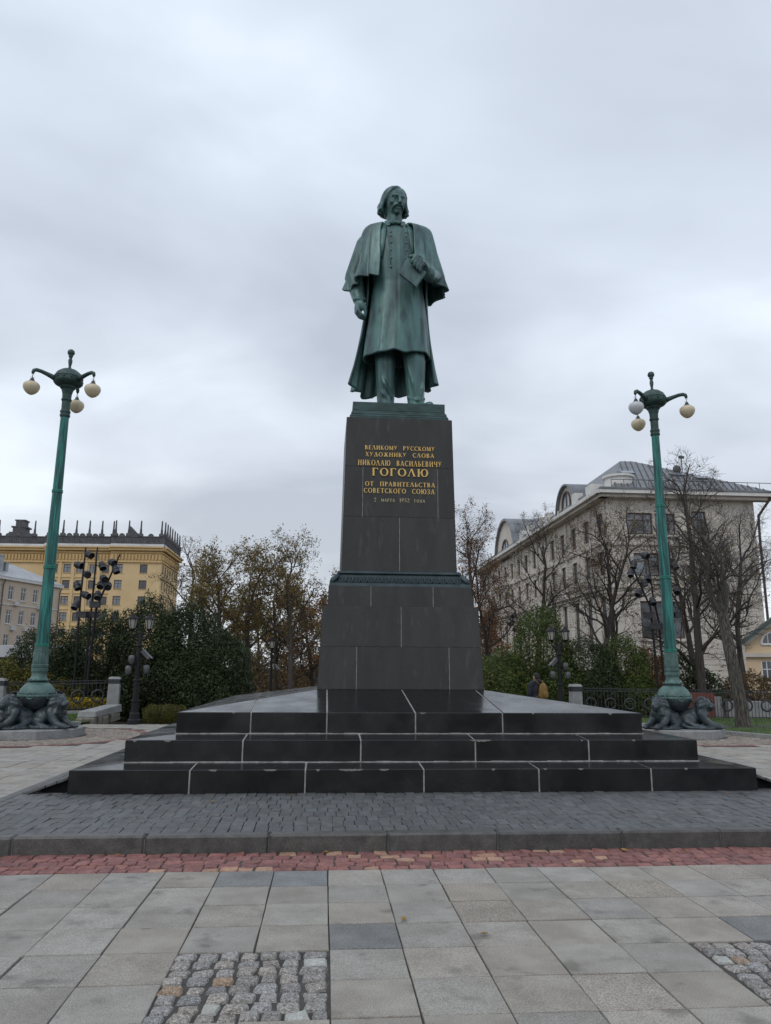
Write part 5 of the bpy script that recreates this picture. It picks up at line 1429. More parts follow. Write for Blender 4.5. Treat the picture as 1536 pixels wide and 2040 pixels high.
def tree(name, x, y, z, seed, height, leaf, n_leaf, label, group, leaf_size=.06, bark='bark', low=0.0, leaf_keep=None, **kw):
    t = tag(empty(name, (x, y, z)), label, 'tree', group)
    segs, tips = tree_arrays(seed, height, **kw)
    w = wood_mesh(segs); link('trunk', w, M[bark], t, smooth=True)
    if leaf and n_leaf:
        rs = np.random.default_rng(seed)
        cand = [(tuple(p)) for pts, d in tips for p in pts]
        cand = np.array(cand)
        if leaf_keep is not None:
            m_ = leaf_keep(cand); cand = cand[m_] if m_.any() else cand
        C = cand[rs.integers(0, len(cand), n_leaf)] + rs.normal(size=(n_leaf, 3)) * .11
        link('crown', leaf_mesh(C, leaf_size, rs), M[leaf], t)
    return t

GA, GB, GC = 'autumn trees left of the pedestal', 'thinning trees right of the pedestal', 'distant trees closing the view'
Z0 = -.32
tree('autumn_tree', -5.2, 40, Z0, 11, 8.1, 'leaf_olive', 5200, 'autumn tree with yellow-green leaves, left one beyond the shrubs', GA, .062, limbs=9, first=.30, trunk_r=.17)
tree('autumn_tree', -3.9, 41, Z0, 12, 8.4, 'leaf_olive', 6000, 'tall autumn tree in the middle of the left group', GA, .062, limbs=9, first=.32, trunk_r=.18, lean=(.05, 0))
tree('autumn_tree', -1.75, 40, Z0, 13, 8.6, 'leaf_olive', 3600, 'autumn tree with open branches close to the left of the pedestal', GA, .060, limbs=9, first=.34, trunk_r=.18, lean=(.06, 0))
tree('autumn_tree', -8.1, 46, Z0, 14, 8.8, 'leaf_brown', 1500, 'nearly bare tree next to the corner of the yellow building', GA, .055, limbs=8, first=.35, trunk_r=.16)
tree('autumn_tree', -6.6, 44, Z0, 15, 7.6, 'leaf_olive', 4200, 'lower autumn tree behind the dark green shrubs', GA, .062, limbs=9, first=.22, trunk_r=.15)
tree('autumn_tree', -2.9, 47, Z0, 16, 7.6, 'leaf_brown', 5200, 'brownish tree behind the single lantern', GA, .068, limbs=10, first=.12, trunk_r=.15)
tree('autumn_tree', -.6, 48, Z0, 17, 7.0, 'leaf_rust', 5200, 'russet tree touching the left side of the pedestal', GA, .068, limbs=10, first=.10, trunk_r=.14)
tree('autumn_tree', .9, 44, Z0, 18, 7.2, 'leaf_brown', 3000, 'brown tree mostly hidden behind the pedestal', GA, .068, limbs=9, first=.15, trunk_r=.14)
for k, (x, y, h, lf_, lab) in enumerate([(-4.6, 56, 6.5, 'leaf_yellow', 'yellow-green low tree far behind the single lantern'), (-2.6, 58, 7.0, 'leaf_brown', 'brown low tree far behind the single lantern'), (-.2, 60, 7.0, 'leaf_rust', 'far russet tree seen left of the pedestal base'), (-7.2, 60, 6.5, 'leaf_brown', 'far brown tree above the dark shrubs'), (9.8, 62, 8.0, 'leaf_brown', 'far brown tree right of the pedestal base'), (13.0, 60, 6.5, 'leaf_rust', 'far russet tree below the pale building')]):
    tree('distant_tree', x, y, Z0, 40 + k, h, lf_, 5200, lab, GC, .085, limbs=11, first=.06, trunk_r=.14)
tree('thinning_tree', 8.0, 40, Z0, 21, 10.0, 'leaf_rust', 2600, 'tree with a few rusty leaves next to the right side of the pedestal', GB, .058, limbs=9, first=.28, dens=1.3, trunk_r=.17, lean=(-.03, 0))
tree('thinning_tree', 9.4, 44, Z0, 22, 9.0, 'leaf_rust', 3400, 'rusty leaved tree in front of the far arched gable', GB, .058, limbs=10, first=.22, dens=1.3, trunk_r=.15)
tree('thinning_tree', 11.3, 41, Z0, 23, 9.6, 'leaf_olive', 1300, 'almost bare tree before the arched gables of the pale building', GB, .055, limbs=9, first=.32, dens=1.3, trunk_r=.17)
tree('thinning_tree', 14.6, 40, Z0, 24, 10.4, 'leaf_olive', 1200, 'bare dark tree before the corner of the pale building, left of two', GB, .055, limbs=9, first=.35, dens=1.3, trunk_r=.18)
tree('thinning_tree', 16.4, 41, Z0, 25, 11.0, 'leaf_rust', 1700, 'bare dark tree before the corner of the pale building, right of two', GB, .055, limbs=9, first=.35, dens=1.3, trunk_r=.19, lean=(-.02, 0))
tree('thinning_tree', 15.4, 30.2, Z0, 26, 10.2, 'leaf_rust', 260, 'bare tree leaning left right behind the right lamp', GB, .06, limbs=9, first=.30, dens=1.3, trunk_r=.20, lean=(-.05, 0))
tree('thinning_tree', 16.2, 32, Z0, 27, 8.0, 'leaf_brown', 900, 'bare dark tree between the right lamp and the thick trunk', GB, .06, limbs=10, first=.15, dens=1.3, trunk_r=.17)
tree('thinning_tree', 20.5, 36, Z0, 28, 9.5, None, 0, 'bare tree at the right edge before the pale building', GB, limbs=10, first=.25, dens=1.3, trunk_r=.17)
tree('old_tree', 12.6, 22.4, -.02, 31, 8.2, 'leaf_yellow', 60, 'thick forked bare tree on the lawn right of the lamp', 'lawn tree', .06, bark='bark_pale', trunk_r=.185, lean=(-.055, 0), levels=4, up=.3, dens=1.45,
     fork=(3.5, [(-.20, .05, 3.4, .115), (.12, -.05, 3.6, .10), (.36, .1, 3.6, .105), (-.05, .2, 2.6, .07)]))

# ================================================================== shrubs
def shrub(name, lobes, leaf, n, size, label, group, seed, loc, cat='shrub', stems=6):
    x0, y0, z0 = loc; t = tag(empty(name, loc), label, cat, group)
    rs = np.random.default_rng(seed); parts = []; outs = []
    vol = [l[3] * l[4] + l[4] * l[5] + l[3] * l[5] for l in lobes]; tot = sum(vol)
    for l, v in zip(lobes, vol):
        m_ = int(n * v / tot); u = rs.normal(size=(m_, 3)); u /= np.linalg.norm(u, axis=1, keepdims=True)
        # ragged surface with bays between the shoots
        ph = rs.uniform(0, 6.28, 6)
        bump = 1 + .10 * np.sin(u[:, 0] * 7 + ph[0]) * np.sin(u[:, 2] * 6 + ph[1]) + .08 * np.sin(u[:, 1] * 11 + u[:, 0] * 9 + ph[2]) * np.sin(u[:, 2] * 12 + ph[3]) + .06 * np.sin(u[:, 0] * 19 + ph[4]) * np.sin(u[:, 2] * 21 + ph[5])
        rad = bump * np.clip(1 - np.abs(rs.normal(0, .16, m_)), .25, 1) + np.where(rs.random(m_) < .05, rs.uniform(0, .14, m_), 0)
        C = np.array(l[:3]) + u * rad[:, None] * np.array(l[3:6])
        keep = C[:, 2] > -.1
        parts.append(C[keep]); outs.append(u[keep])
    C = np.concatenate(parts); O = np.concatenate(outs)
    link('foliage', leaf_mesh(C, size, rs, O * .7, .25), M[leaf], t)
    r = random.Random(seed); segs = []
    for k in range(stems):
        l = lobes[k % len(lobes)]; a = r.uniform(0, 6.28)
        p = [Vector((l[0] + r.uniform(-.2, .2), l[1] + r.uniform(-.2, .2), -.1)), Vector((l[0] + .3 * l[3] * math.cos(a), l[1] + .3 * l[4] * math.sin(a), l[2] * .6)), Vector((l[0] + .6 * l[3] * math.cos(a), l[1] + .6 * l[4] * math.sin(a), l[2] + l[5] * .5))]
        segs.append((p, [.05, .035, .012], 5))
        for q in range(5):
            e = p[1] + Vector((r.uniform(-1, 1) * l[3] * .8, r.uniform(-1, 1) * l[4] * .8, r.uniform(.1, .8) * l[5])); segs.append(([p[1], (p[1] + e) / 2 + Vector((0, 0, .1)), e], [.02, .014, .006], 4))
    link('stem', wood_mesh(segs), M['bark'], t)
    return t
GS = 'evergreen shrubs behind the left lantern'
sh_list = [(-10.3, 29.2, [(0, 0, 1.5, 1.5, 1.2, 1.9), (.7, .2, 1.1, 1.2, 1.1, 1.4)], 'leaf_dark', 15000, 'dark shrub at the far left below the cream building'),
           (-8.5, 29.6, [(0, 0, 1.7, 1.5, 1.2, 2.2), (-.6, -.4, 1.0, 1.1, 1.0, 1.2)], 'leaf_dark', 17000, 'dark shrub right behind the left floodlight masts'),
           (-6.7, 29.4, [(0, 0, 2.1, 1.5, 1.3, 2.35), (.3, -.5, 1.2, 1.4, 1.1, 1.4)], 'leaf_dark', 21000, 'tall dark shrub behind the left double lantern'),
           (-5.2, 29.2, [(0, 0, 2.0, 1.4, 1.3, 2.3), (.2, -.7, 1.2, 1.3, 1.1, 1.4)], 'leaf_dark', 21000, 'tall dark shrub right of the left double lantern'),
           (-3.9, 28.6, [(0, 0, 1.5, 1.25, 1.2, 1.75), (-.3, -.5, .9, 1.2, 1.0, 1.1)], 'leaf_dark', 17000, 'rounded dark shrub sloping down beside the step corner')]
for k, (x, y, lobes, lf_, n, lab) in enumerate(sh_list):
    shrub('evergreen_shrub', lobes, lf_, int(n * 2.2), .044, lab, GS, 60 + k, (x, y, -.25), stems=8)
shrub('yellowing_shrub', [(0, 0, .9, 1.3, .7, 1.3), (1.2, .2, .8, .9, .7, 1.0)], 'leaf_yellow', 9000, .05, 'yellow-green shrub behind the fence at the left edge', 'yellowing shrubs by the left fence', 71, (-11.4, 27.6, -.2))
shrub('yellowing_shrub', [(0, 0, .55, 1.1, .5, .85)], 'leaf_yellow', 5000, .042, 'low yellowish shrub between lamp and masts behind the fence', 'yellowing shrubs by the left fence', 72, (-9.2, 28.2, -.2))
shrub('clipped_hedge', [(-.32, 0, .24, .36, .32, .30), (0, 0, .24, .4, .32, .31), (.36, 0, .24, .36, .3, .29)], 'leaf_yellow', 5000, .022, 'small clipped hedge at the foot of the left lantern', 'hedge', 73, (-4.75, 23.75, 0), 'hedge', 4)
shrub('clipped_hedge', [(0, 0, .22, .3, .28, .27), (.3, .05, .2, .25, .25, .24)], 'leaf_green', 3000, .022, 'small green hedge between lantern and stone block', 'hedge', 74, (-5.2, 24.4, 0), 'hedge', 3)
GR = 'green shrubs right of the pedestal'
for k, (x, y, lobes, lf_, n, lab) in enumerate([(7.2, 30.2, [(0, 0, 1.2, 1.2, 1.1, 1.5), (.7, -.3, .8, .9, .8, 1.0)], 'leaf_green', 13000, 'green shrub next to the pedestal behind the walker'),
        (8.9, 30.6, [(0, 0, 2.2, 1.25, 1.2, 2.35), (.4, -.6, 1.1, 1.3, 1.0, 1.3)], 'leaf_green', 17000, 'tall green shrub behind the right double lantern'),
        (10.6, 30.4, [(0, 0, 1.5, 1.4, 1.2, 1.75), (.3, -.4, .9, 1.2, 1.0, 1.1)], 'leaf_dark', 14000, 'dark shrub right of the right double lantern'),
        (12.2, 30.6, [(0, 0, 1.5, 1.3, 1.1, 1.85), (.2, -.5, .8, 1.1, .9, 1.0)], 'leaf_green', 14000, 'green shrub behind the fence left of the right lamp'),
        (13.6, 31.2, [(0, 0, 1.3, 1.1, 1.0, 1.5)], 'leaf_rust', 6500, 'russet shrub behind the shaft of the right lamp')]):
    shrub('park_shrub', lobes, lf_, int(n * 2.0), .042, lab, GR, 80 + k, (x, y, -.3))
for k, (x, y, lobes, lf_, n, lab) in enumerate([(15.6, 32.5, [(0, 0, 1.3, 1.3, 1.0, 1.6), (1, 0, 1.0, .9, .9, 1.1)], 'leaf_dark', 7000, 'dark shrub behind the fence between lamp and thick tree'), (19.6, 34, [(0, 0, .8, 1.6, .9, 1.1)], 'leaf_brown', 5000, 'brown shrub behind the fence at the right edge'), (6.2, 46, [(0, 0, 1.5, 2.0, 1.2, 2.3)], 'leaf_brown', 9000, 'brown thicket right behind the pedestal base')]):
    shrub('park_shrub', lobes, lf_, n, .065, lab, GR, 90 + k, (x, y, -.32))
rs = np.random.default_rng(5); C = np.stack([rs.uniform(-10.0, -7.3, 2600), rs.uniform(0, .7, 2600), rs.uniform(.2, .58, 2600)], -1); C[:, 1] += 26.1 + (C[:, 0] + 10.0) * .43
fl = link('flower_bed', leaf_mesh(C, .045, rs, None, .5), M['flower_yellow']); tag(fl, kind='stuff')
rs = np.random.default_rng(6); C = np.stack([rs.uniform(-9, 18, 30000), rs.uniform(50, 84, 30000), np.abs(rs.normal(0, 1.1, 30000))], -1)
tag(link('undergrowth', leaf_mesh(C, .14, rs, None, .3), M['leaf_brown']), kind='stuff')

# ================================================================== buildings
def facade(parent, name, o, ang, W, H, holes, mat_, depth=.3, z0=0.0, top=None):
    """wall sheet with real openings and reveals; o = left lower corner, ang = direction of the wall run; outside is to the right of the run (towards -y for ang 0)"""
    ca, sa = math.cos(ang), math.sin(ang)
    def P(u, n, z): return (o[0] + u * ca - n * sa, o[1] + u * sa + n * ca, o[2] + z)
    us = sorted({0.0, W, *[h[0] for h in holes], *[h[1] for h in holes]}); zs = sorted({z0, H, *[h[2] for h in holes], *[h[3] for h in holes]})
    us = [u for u in us if 0 <= u <= W]; zs = [z for z in zs if z0 <= z <= H]
    mb = MB()
    for a, b in zip(us[:-1], us[1:]):
        for c, d in zip(zs[:-1], zs[1:]):
            m_, k = (a + b) / 2, (c + d) / 2
            if any(h[0] < m_ < h[1] and h[2] < k < h[3] for h in holes): continue
            mb.add([P(a, 0, c), P(b, 0, c), P(b, 0, d), P(a, 0, d)], [(0, 1, 2, 3)])
    for h in holes:
        a, b, c, d = h[:4]
        mb.add([P(a, 0, c), P(b, 0, c), P(b, 0, d), P(a, 0, d), P(a, depth, c), P(b, depth, c), P(b, depth, d), P(a, depth, d)], [(4, 5, 1, 0), (5, 6, 2, 1), (6, 7, 3, 2), (7, 4, 0, 3)])
    return mb.build(name, M[mat_], parent, world=True), P

WCACHE = {}
def window(parent, P, ang, h, frame, pane, mull=1, trans=.6, depth=.18, fw=.09, sill=None):
    a, b, c, d = h[:4]; w, hh = b - a, d - c
    key = (round(w, 2), round(hh, 2), frame, pane, mull, trans)
    if key not in WCACHE:
        f = MB(); y0, y1 = -.05, .05
        f.box(0, fw, y0, y1, 0, hh); f.box(w - fw, w, y0, y1, 0, hh); f.box(fw, w - fw, y0, y1, 0, fw); f.box(fw, w - fw, y0, y1, hh - fw, hh)
        for k in range(mull):
            x = w * (k + 1) / (mull + 1); f.box(x - fw * .4, x + fw * .4, y0 + .005, y1 - .005, fw, hh - fw)
        if trans:
            z = hh * trans
            xs = [fw] + [w * (k + 1) / (mull + 1) for k in range(mull)] + [w - fw]
            for p, q in zip(xs[:-1], xs[1:]): f.box(p + fw * .42, q - fw * .42, y0 + .01, y1 - .01, z - fw * .4, z + fw * .4)
        me = f.mesh('window'); me.materials.append(M[frame])
        g_ = MB(); g_.box(fw * .5, w - fw * .5, -.01, .01, fw * .5, hh - fw * .5); gm = g_.mesh('pane'); gm.materials.append(M[pane])
        WCACHE[key] = (me, gm)
    me, gm = WCACHE[key]
    o = bpy.data.objects.new('window', me); COL.objects.link(o); o.parent = parent
    o.location = Vector(P(a, depth, c)) - wloc(parent); o.rotation_euler = (0, 0, ang)
    g_ = bpy.data.objects.new('pane', gm); COL.objects.link(g_); g_.parent = o
    if sill:
        s_ = MB(); s_.box(-.08, w + .08, -depth - .10, -depth + .06, -.10, 0); so = s_.build('sill', M[sill], o)
    return o

def band(parent, name, P, u0, u1, z0, z1, out, mat_):
    """projecting horizontal course"""
    m_ = MB(); m_.hexa([P(u0, -out, z0), P(u1, -out, z0), P(u1, .02, z0), P(u0, .02, z0)], [P(u0, -out, z1), P(u1, -out, z1), P(u1, .02, z1), P(u0, .02, z1)])
    return m_.build(name, M[mat_], parent, world=True)

# ---- yellow apartment house far left
yb = tag(empty('yellow_building', (-45, 150, -.3)), 'large yellow apartment house with dark spiked parapet behind the left lamp', 'building')
def yellow_part(o, W, H, cols, rows, ww, wh, frame='frame_dark', pil=True):
    holes = [(c - ww / 2, c + ww / 2, r_, r_ + wh) for r_ in rows for c in cols]
    f, P = facade(yb, 'wall', o, 0, W, H, holes, 'plaster_yellow', .35)
    for h in holes: window(yb, P, 0, h, frame, random.choice(('pane', 'pane_pale')), 1, .62, .22, .10, 'trim_yellow')
    return P, holes
rows = [24.8 - 4.9 - 3.1 * k for k in range(7)]
P1, h1 = yellow_part((-75, 150, -.3), 20.5, 25.0, [1.5 + 2.45 * k for k in range(8)], rows[1:], 1.35, 1.6)
P2, h2 = yellow_part((-54.5, 148.6, -.3), 12.8, 25.0, [1.9, 4.35, 6.8, 9.25, 11.6], rows, 1.4, 1.65)
P3, h3 = yellow_part((-41.7, 147.6, -.3), 9.6, 25.0, [1.6, 6.3], rows, 1.45, 1.7)
SX = -32.1
sh_holes = [(1.3 + 2.3 * k, 2.4 + 2.3 * k, r_, r_ + 1.7) for k in range(7) for r_ in rows]
f, P4 = facade(yb, 'wall', (SX, 147.6, -.3), PI / 2, 17, 25.0, sh_holes, 'plaster_yellow', .35)
for h in sh_holes: window(yb, P4, PI / 2, h, 'frame_dark', 'pane', 1, .62, .22, .10)
MB().box(-54.6, -54.5, 148.6, 150, -.3, 24.7).build('return_wall', M['plaster_yellow'], yb, world=True); MB().box(-41.8, -41.7, 147.6, 148.6, -.3, 24.7).build('return_wall', M['plaster_yellow'], yb, world=True)
for P, W in ((P1, 20.5), (P2, 12.8), (P3, 9.6), (P4, 17)):
    e0 = -.35 if P is P3 else 0; e1 = .35 if P is P3 else 0
    band(yb, 'cornice', P, e0, W + e1, 24.25, 24.75, .75, 'trim_yellow'); band(yb, 'cornice', P, e0, W + e1, 24.75, 25.05, 1.05, 'plaster_yellow'); band(yb, 'string_course', P, e0 * .5, W, 21.95, 22.15, .28, 'trim_yellow'); band(yb, 'string_course', P, 0, W, 23.75, 23.95, .3, 'trim_yellow')
    n_ = int(W / .62)
    for k in range(n_):
        u = W * (k + .5) / n_; m_ = MB(); m_.hexa([P(u - .16, -.28, 22.5), P(u + .16, -.28, 22.5), P(u + .16, .02, 22.5), P(u - .16, .02, 22.5)], [P(u - .16, -.34, 23.5), P(u + .16, -.34, 23.5), P(u + .16, .02, 23.5), P(u - .16, .02, 23.5)]); m_.build('dentil', M['trim_yellow'], yb, world=True)
    for z in (18.95, 15.85, 12.75, 9.65, 6.5):
        if P is not P3: band(yb, 'string_course', P, 0, W, z, z + .16, .14, 'trim_yellow')
for u in [.7, 3.1, 5.55, 8.0, 10.4]:
    m_ = MB(); m_.hexa([P2(u - .25, -.18, 0), P2(u + .25, -.18, 0), P2(u + .25, .02, 0), P2(u - .25, .02, 0)], [P2(u - .25, -.18, 21.95), P2(u + .25, -.18, 21.95), P2(u + .25, .02, 21.95), P2(u - .25, .02, 21.95)]); m_.build('pilaster', M['plaster_yellow'], yb, world=True)
MB().box(-75, SX - .4, 150.6, 164, 20, 25.2).build('roof', M['roof_pale'], yb, world=True)
obm = MB(); obm.box(-.42, .42, -.42, .42, 0, .5); obm.lathe([(.26, .5), (.20, 1.4), (.17, 1.45), (.14, 3.0), (.02, 3.2)], 6); ob_me = obm.mesh('obelisk'); ob_me.materials.append(M['parapet_dark'])
dm = MB(); dm.prism([(.55 * math.cos(k * PI / 10), .55 * math.sin(k * PI / 10)) for k in range(11)], -.15, .15); dm.v = [(v[0], v[2], v[1]) for v in dm.v]; dm_me = dm.mesh('round_crest'); dm_me.materials.append(M['parapet_dark'])
def parapet(P, W, u_ob, ang, e1=0):
    m_ = MB(); 
    m_.hexa([P(-.2, -.55, 25.05), P(W + e1, -.55, 25.05), P(W + e1, .1, 25.05), P(-.2, .1, 25.05)], [P(-.2, -.4, 25.55), P(W + e1, -.4, 25.55), P(W + e1, .1, 25.55), P(-.2, .1, 25.55)]); pp = m_.build('parapet', M['roof_pale'], yb, world=True)
    m_ = MB(); m_.hexa([P(-.2, -.30, 25.55), P(W + e1, -.30, 25.55), P(W + e1, .1, 25.55), P(-.2, .1, 25.55)], [P(-.2, -.30, 26.9), P(W + e1, -.30, 26.9), P(W + e1, .1, 26.9), P(-.2, .1, 26.9)]); pp = m_.build('parapet', M['parapet_dark'], yb, world=True)
    for k in range(int(W / .45)):
        u = .2 + .45 * k; q = MB(); q.hexa([P(u, -.38, 25.6), P(u + .2, -.38, 25.6), P(u + .2, -.28, 25.6), P(u, -.28, 25.6)], [P(u, -.38, 26.7), P(u + .2, -.38, 26.7), P(u + .2, -.28, 26.7), P(u, -.28, 26.7)]); q.build('parapet_slat', M['parapet_dark'], pp, world=True)
    band(yb, 'parapet_rail', P, -.2, W + e1, 26.9, 27.1, .42, 'parapet_dark')
    for u in u_ob:
        o = bpy.data.objects.new('obelisk', ob_me); COL.objects.link(o); o.parent = yb; o.location = Vector(P(u, -.1, 27.1)) - wloc(yb); o.rotation_euler = (0, 0, ang)
    for a, b in zip(u_ob[:-1], u_ob[1:]):
        if b - a > 2.2: 
            o = bpy.data.objects.new('round_crest', dm_me); COL.objects.link(o); o.parent = yb; o.location = Vector(P((a + b) / 2, -.1, 27.1)) - wloc(yb); o.rotation_euler = (0, 0, ang)
parapet(P1, 20.5, [3, 7, 10.8, 14.6, 17.6], 0); parapet(P2, 12.8, [.5, 3.0, 5.5, 8.0, 10.4, 12.6], 0); parapet(P3, 9.6, [.5, 3.0, 5.3, 9.3], 0, .35); parapet(P4, 17, [1.2, 3.5, 5.8, 8.2, 10.8, 13.4, 16], PI / 2)
pav = MB(); pav.box(-63.2, -59.6, 152, 155, 27.0, 28.0); pav.box(-62.6, -60.2, 152.2, 154.6, 28.0, 28.9); pav.box(-62.9, -59.9, 152.1, 154.8, 28.9, 29.2); pav.box(-62.2, -60.5, 152.4, 154.4, 29.2, 30.3); pav.box(-62.4, -60.3, 152.3, 154.5, 30.3, 30.55)
pav.build('roof_pavilion', M['parapet_dark'], yb, world=True)
MB().hexa([(-39.6, 151, 27), (-38.0, 151, 27), (-38.0, 153, 27), (-39.6, 153, 27)], [(-39.6, 151, 29.6), (-38.0, 151, 28.0), (-38.0, 153, 28.0), (-39.6, 153, 29.6)]).build('roof_hatch', M['parapet_dark'], yb, world=True)

# ---- cream building at the left edge
cbld = tag(empty('cream_building', (-42, 111, -.3)), 'pale cream building with white windows and grey roof at the left edge', 'building')
ca_ = math.atan2(13.2, 4.6); Wc = 14.0
crow = [11.05, 7.75, 4.4, 1.2]
holes = [(.9 + 2.45 * k, 1.9 + 2.45 * k, z, z + 1.9) for k in range(5) for z in crow]
f, PC = facade(cbld, 'wall', (-44.9, 104.2, -.3), ca_, Wc, 14.0, holes, 'plaster_cream', .25)
for h in holes: window(cbld, PC, ca_, h, 'frame_white', 'pane', 1, .68, .14, .10, 'trim_white')
band(cbld, 'cornice', PC, 0, Wc + .3, 13.7, 14.1, .35, 'trim_white'); band(cbld, 'string_course', PC, 0, Wc, 10.3, 10.42, .1, 'trim_white')
e_ = PC(Wc, 0, 0)
f, PE = facade(cbld, 'wall', (e_[0], e_[1], -.3), ca_ + PI / 2, 12, 14.0, [], 'plaster_cream', .25)
b0 = MB(); q0, q1 = PC(-.4, -.4, 14.1), PC(Wc + .4, -.4, 14.1); q2, q3 = PC(Wc + .4, 12, 14.1), PC(-.4, 12, 14.1); r0, r1 = PC(-.4, 6, 17.0), PC(Wc - 3.5, 6, 17.0)
b0.add([q0, q1, q2, q3, r0, r1], [(0, 1, 5, 4), (1, 2, 5), (2, 3, 4, 5), (3, 0, 4)]); b0.build('roof', M['roof_pale'], cbld, world=True)
for u, w, h in ((3.2, .9, 2.6), (4.6, .5, 1.7), (1.2, .7, 1.9)):
    m_ = MB(); m_.hexa([PC(u, 2, 14.5), PC(u + w, 2, 14.5), PC(u + w, 3, 14.5), PC(u, 3, 14.5)], [PC(u, 2, 14.6 + h), PC(u + w, 2, 14.6 + h), PC(u + w, 3, 14.6 + h), PC(u, 3, 14.6 + h)]); c_ = m_.build('chimney', M['roof_pale'], cbld, world=True)
    m_ = MB(); m_.hexa([PC(u - .12, 1.88, 14.6 + h), PC(u + w + .12, 1.88, 14.6 + h), PC(u + w + .12, 3.12, 14.6 + h), PC(u - .12, 3.12, 14.6 + h)], [PC(u - .12, 1.88, 14.8 + h), PC(u + w + .12, 1.88, 14.8 + h), PC(u + w + .12, 3.12, 14.8 + h), PC(u - .12, 3.12, 14.8 + h)]); m_.build('chimney_cap', M['roof_pale'], c_, world=True)
for u, z in ((4.4, 10.3), (9.2, 10.1), (4.3, 6.9), (6.8, 6.9), (1.8, 3.6)):
    m_ = MB(); m_.hexa([PC(u, -.4, z), PC(u + .8, -.4, z), PC(u + .8, 0, z), PC(u, 0, z)], [PC(u, -.4, z + .55), PC(u + .8, -.4, z + .55), PC(u + .8, 0, z + .55), PC(u, 0, z + .55)]); m_.build('air_conditioner', M['ac_white'], cbld, world=True)
for u in (2.15, 13.8):
    m_ = MB(); m_.tube([PC(u, -.14, 0), PC(u, -.14, 13.0), PC(u, -.4, 13.7)], .08, 6); m_.build('drainpipe', M['camera_grey'], cbld, world=True)

# ---- pale stone building on the right, with arched gables along its side
rb_ = tag(empty('pale_building', (37, 80, -.3)), 'pale stone apartment building with metal hip roof and arched gables on the right', 'building')
HB = 20.2
fh = [(2.1, 4.9, 16.0, 18.3), (3.2 + 2.0, 7.4, 16.0, 18.3), (2.6, 6.6, 11.6, 14.0), (3.0, 7.6, 5.2, 9.0), (9.2, 10.8, 16.0, 18.6), (9.6, 10.8, 11.4, 13.8)]
f, PF = facade(rb_, 'wall', (29.3, 75, -.3), 0, 16.2, HB, fh, 'plaster_stone', .4)
for h in fh: window(rb_, PF, 0, h, 'frame_brown', 'pane' if h[2] < 8 else 'pane_pale', 2 if h[1] - h[0] > 1.8 else 1, .66, .26, .14)
for z in [k * .55 + .4 for k in range(17)]:
    band(rb_, 'rustication', PF, 7.9, 16.2, z, z + .46, .05, 'plaster_stone')
band(rb_, 'pilaster_panel', PF, 12.6, 15.9, 9.8, 19.3, .09, 'trim_stone'); 
for z, o_ in ((10.3, .22), (14.8, .16), (9.6, .12)): band(rb_, 'string_course', PF, 0, 12.4, z, z + .2, o_, 'trim_stone')
for a, b, z in ((1.8, 7.7, 15.7), (2.3, 6.9, 11.3), (2.7, 7.9, 4.9)): band(rb_, 'sill', PF, a, b, z, z + .2, .25, 'trim_stone')
LB = 66.0
sh_ = []
for k in range(15):
    u = LB - 3.2 - k * 4.3
    sh_.append((u, u + 2.0, 16.0, 18.5)); sh_.append((u, u + 2.0, 11.9, 14.4)); sh_.append((u, u + 2.0, 4.0, 9.6))
f, PL = facade(rb_, 'wall', (29.3, 75 + LB, -.3), -PI / 2, LB, HB, sh_, 'plaster_stone', .4)
for h in sh_: window(rb_, PL, -PI / 2, h, 'frame_brown', 'pane', 1 if h[3] - h[2] < 4 else 2, .66, .26, .14)
for z, o_ in ((10.3, .35), (15.1, .2), (9.9, .2)): band(rb_, 'string_course', PL, 0, LB, z, z + .22, o_, 'trim_stone')
for k in range(16):
    u = LB - .7 - k * 4.3
    if u > .3: band(rb_, 'pilaster', PL, u - .35, u + .35, 0, 19.6, .16, 'trim_stone')
band(rb_, 'cornice', PF, -.9, 17.8, 19.75, 20.1, 1.0, 'trim_stone'); band(rb_, 'cornice', PF, -1.1, 18.0, 20.1, 20.5, 1.4, 'trim_white'); band(rb_, 'cornice', PL, 0, LB + .9, 19.75, 20.1, 1.0, 'trim_stone'); band(rb_, 'cornice', PL, 0, LB + 1.1, 20.1, 20.5, 1.4, 'trim_white')
band(rb_, 'gutter', PF, -1.15, 18.1, 20.5, 20.68, 1.5, 'roof_metal')
f, PR_ = facade(rb_, 'wall', (45.5, 75, -.3), PI / 2, 30, HB, [], 'plaster_stone', .3)
ro = MB(); e0, e1, n0, n1 = 29.6, 47.2, 73.7, 105; zr = 20.35
ro.add([(e0, n0, zr), (e1, n0, zr), (e1, n1, zr), (e0 + 0, n1, zr), (35.0, 84.5, 26.4), (36.6, 84.5, 26.4), (36.6, 96, 26.4), (35.0, 96, 26.4)], [(0, 1, 5, 4), (1, 2, 6, 5), (2, 3, 7, 6), (3, 0, 4, 7), (4, 5, 6, 7)])
rf = ro.build('roof', M['roof_metal'], rb_, world=True)
for k in range(26):      # standing seams of the sheet metal
    u = (k + .5) / 26; a = Vector((e0 + (e1 - e0) * u, n0, zr)); tgt = Vector((e0 + (e1 - e0) * u + 3.6, n0 + 10.8, zr + 6.05))
    # clip the seam at the hip lines
    def on_front(p):
        t_ = (p.y - n0) / (84.5 - n0); return e0 + (35.0 - e0) * t_ <= p.x <= e1 + (36.6 - e1) * t_
    best = a
    for q in range(1, 60):
        p = a.lerp(tgt, q / 60)
        if on_front(p) and p.y < 84.4: best = p
        else: break
    if (best - a).length > .5:
        m_ = MB(); m_.tube([tuple(a + Vector((0, 0, .05))), tuple(best + Vector((0, 0, .05)))], .06, 4); m_.build('roof_seam', M['parapet_dark'], rf, world=True)
